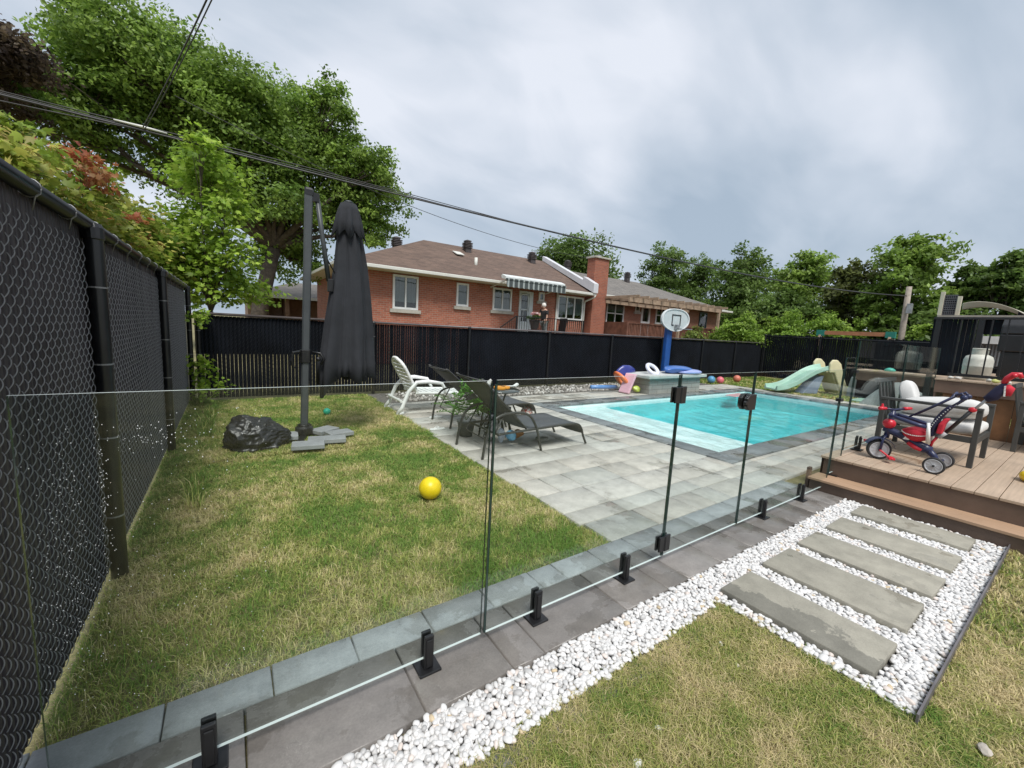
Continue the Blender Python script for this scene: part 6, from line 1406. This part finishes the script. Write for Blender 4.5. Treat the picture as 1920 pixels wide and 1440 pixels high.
V = [(px, py, pz+.84, .12, .10), (px-.01, py, pz+1.05, .12, .09), (px-.05, py-.02, pz+1.28, .14, .09), (px-.08, py-.04, pz+1.36, .055), (px-.12, py-.05, pz+1.43, .085), (px-.14, py-.06, pz+1.51, .075),
     (px-.03, py-.19, pz+1.27, .05), (px-.04, py-.22, pz+1.0, .038), (px-.14, py-.26, pz+.80, .030), (px-.18, py-.26, pz+.73, .022),
     (px-.07, py+.15, pz+1.28, .05), (px-.2, py+.10, pz+1.04, .038), (px-.36, py+.0, pz+1.02, .030), (px-.42, py-.02, pz+1.01, .022),
     (px-.02, py-.09, pz+.78, .085), (px+.01, py-.09, pz+.45, .06), (px+.02, py-.09, pz+.08, .04), (px-.06, py-.09, pz+.04, .035),
     (px+.02, py+.09, pz+.78, .085), (px+.05, py+.09, pz+.45, .06), (px+.08, py+.09, pz+.08, .04), (px+.0, py+.09, pz+.04, .035)]
E_ = [(0, 1), (1, 2), (2, 3), (3, 4), (4, 5), (2, 6), (6, 7), (7, 8), (8, 9), (2, 10), (10, 11), (11, 12), (12, 13), (0, 14), (14, 15), (15, 16), (16, 17), (0, 18), (18, 19), (19, 20), (20, 21)]
skin('body', V, E_, M_skin, PE)
f = 1.18
Vs = [(V[0][0], V[0][1], V[0][2]+.0, .17, .16), (V[1][0], V[1][1], V[1][2], .18, .16), (V[2][0], V[2][1], V[2][2]+.02, .185, .16), (V[6][0], V[6][1], V[6][2]+.01, .085), (V[7][0], V[7][1], V[7][2]+.1, .07), (V[10][0], V[10][1], V[10][2]+.01, .085), ((V[10][0]+V[11][0])/2, (V[10][1]+V[11][1])/2, (V[10][2]+V[11][2])/2, .056)]
skin('t_shirt', Vs, [(0, 1), (1, 2), (2, 3), (3, 4), (2, 5), (5, 6)], pm('black T-shirt', (.02, .02, .022), .9, .1, 8), PE)
Vt = [(V[0][0], V[0][1], V[0][2], .15, .14), (V[14][0], V[14][1], V[14][2]-.02, .098), (V[15][0], V[15][1], V[15][2], .078), (V[16][0], V[16][1], V[16][2]+.02, .062), (V[18][0], V[18][1], V[18][2]-.02, .098), (V[19][0], V[19][1], V[19][2], .078), (V[20][0], V[20][1], V[20][2]+.02, .062)]
skin('trousers', Vt, [(0, 1), (1, 2), (2, 3), (0, 4), (4, 5), (5, 6)], pm('grey trousers', (.22, .24, .24), .85, .1, 8), PE)
hc = Vector((px-.13, py-.055, pz+1.48)); part('hair', MB().sph(hc+Vector((.02, 0, .025)), (.10, .10, .105), 18, 12), pm('white hair', (.72, .70, .66), .8, .15, 60, .5, 120), PE, smooth=True)
p = MB(); 
for s_ in (-1, 1): p.sph(hc+Vector((-.088, s_*.03, -.02)), (.01, .012, .008), 8, 6)
part('eyes', p, M_black, PE); part('nose', MB().sph(hc+Vector((-.10, 0, -.045)), (.016, .011, .018), 8, 6), M_skin, PE, smooth=True)

def tarp():
    nx, ny = 40, 24; V = []; F = []
    for i in range(nx+1):
        for j in range(ny+1):
            u = i/nx*2-1; v = j/ny*2-1; h = .64*max(0, 1-abs(u)**4)*max(0, 1-abs(v)**3)*(.82+.18*math.sin(u*4+1)); V.append((14.6+.42*v*(1+.08*math.sin(u*9)), 2.95+.78*u, h+.03*math.sin(u*14+v*6)*h))
    for i in range(nx):
        for j in range(ny): a = i*(ny+1)+j; F.append((a, a+ny+1, a+ny+2, a+1))
    q = MB(); q.add(V, F); return q
single('covered_lounger', tarp(), pm('grey green tarpaulin', (.22, .25, .24), .6, .15, 4, .3, 20), 'grey-green tarpaulin over garden furniture behind the glass, at the right end of the pool', 'cover', (14.6, 2.95, 0), smooth=True)
PW = thing('planter_wall', 'long brown boarded planter wall beyond the pool, behind the tarpaulin', 'planter', (15.5, 3.2, 0))
part('fascia', MB().box(15.48, .5, .56, 15.54, 4.22, .83), M_brown, PW); part('boards', MB().box(15.54, .5, 0, 15.58, 4.2, .56), M_slatb, PW); part('top', MB().box(15.46, .5, .833, 16.3, 4.24, .87), M_deck, PW)
SC = thing('dark_screen', 'dark slatted screen behind the glass panels on the deck', 'screen', (16.4, 2.4, 0))
q = MB()
for y in np.arange(.6, 4.2, .1): q.box(16.4, y, 0, 16.43, y+.094, 1.75)
part('slats', q, M_slatb, SC); part('rail', MB().box(16.36, .6, 1.15, 16.398, 4.2, 1.19), M_black, SC)
single('turquoise_toy', MB().lathe([(.12, 0), (.13, .05), (.06, .10), (0, .11)], (15.8, 3.55, .872), 16), pm('turquoise plastic', (.1, .5, .4), .4), 'small turquoise dish-shaped toy on the planter wall top, seen through the deck glass', 'toy', (15.8, 3.55, .87), smooth=True)
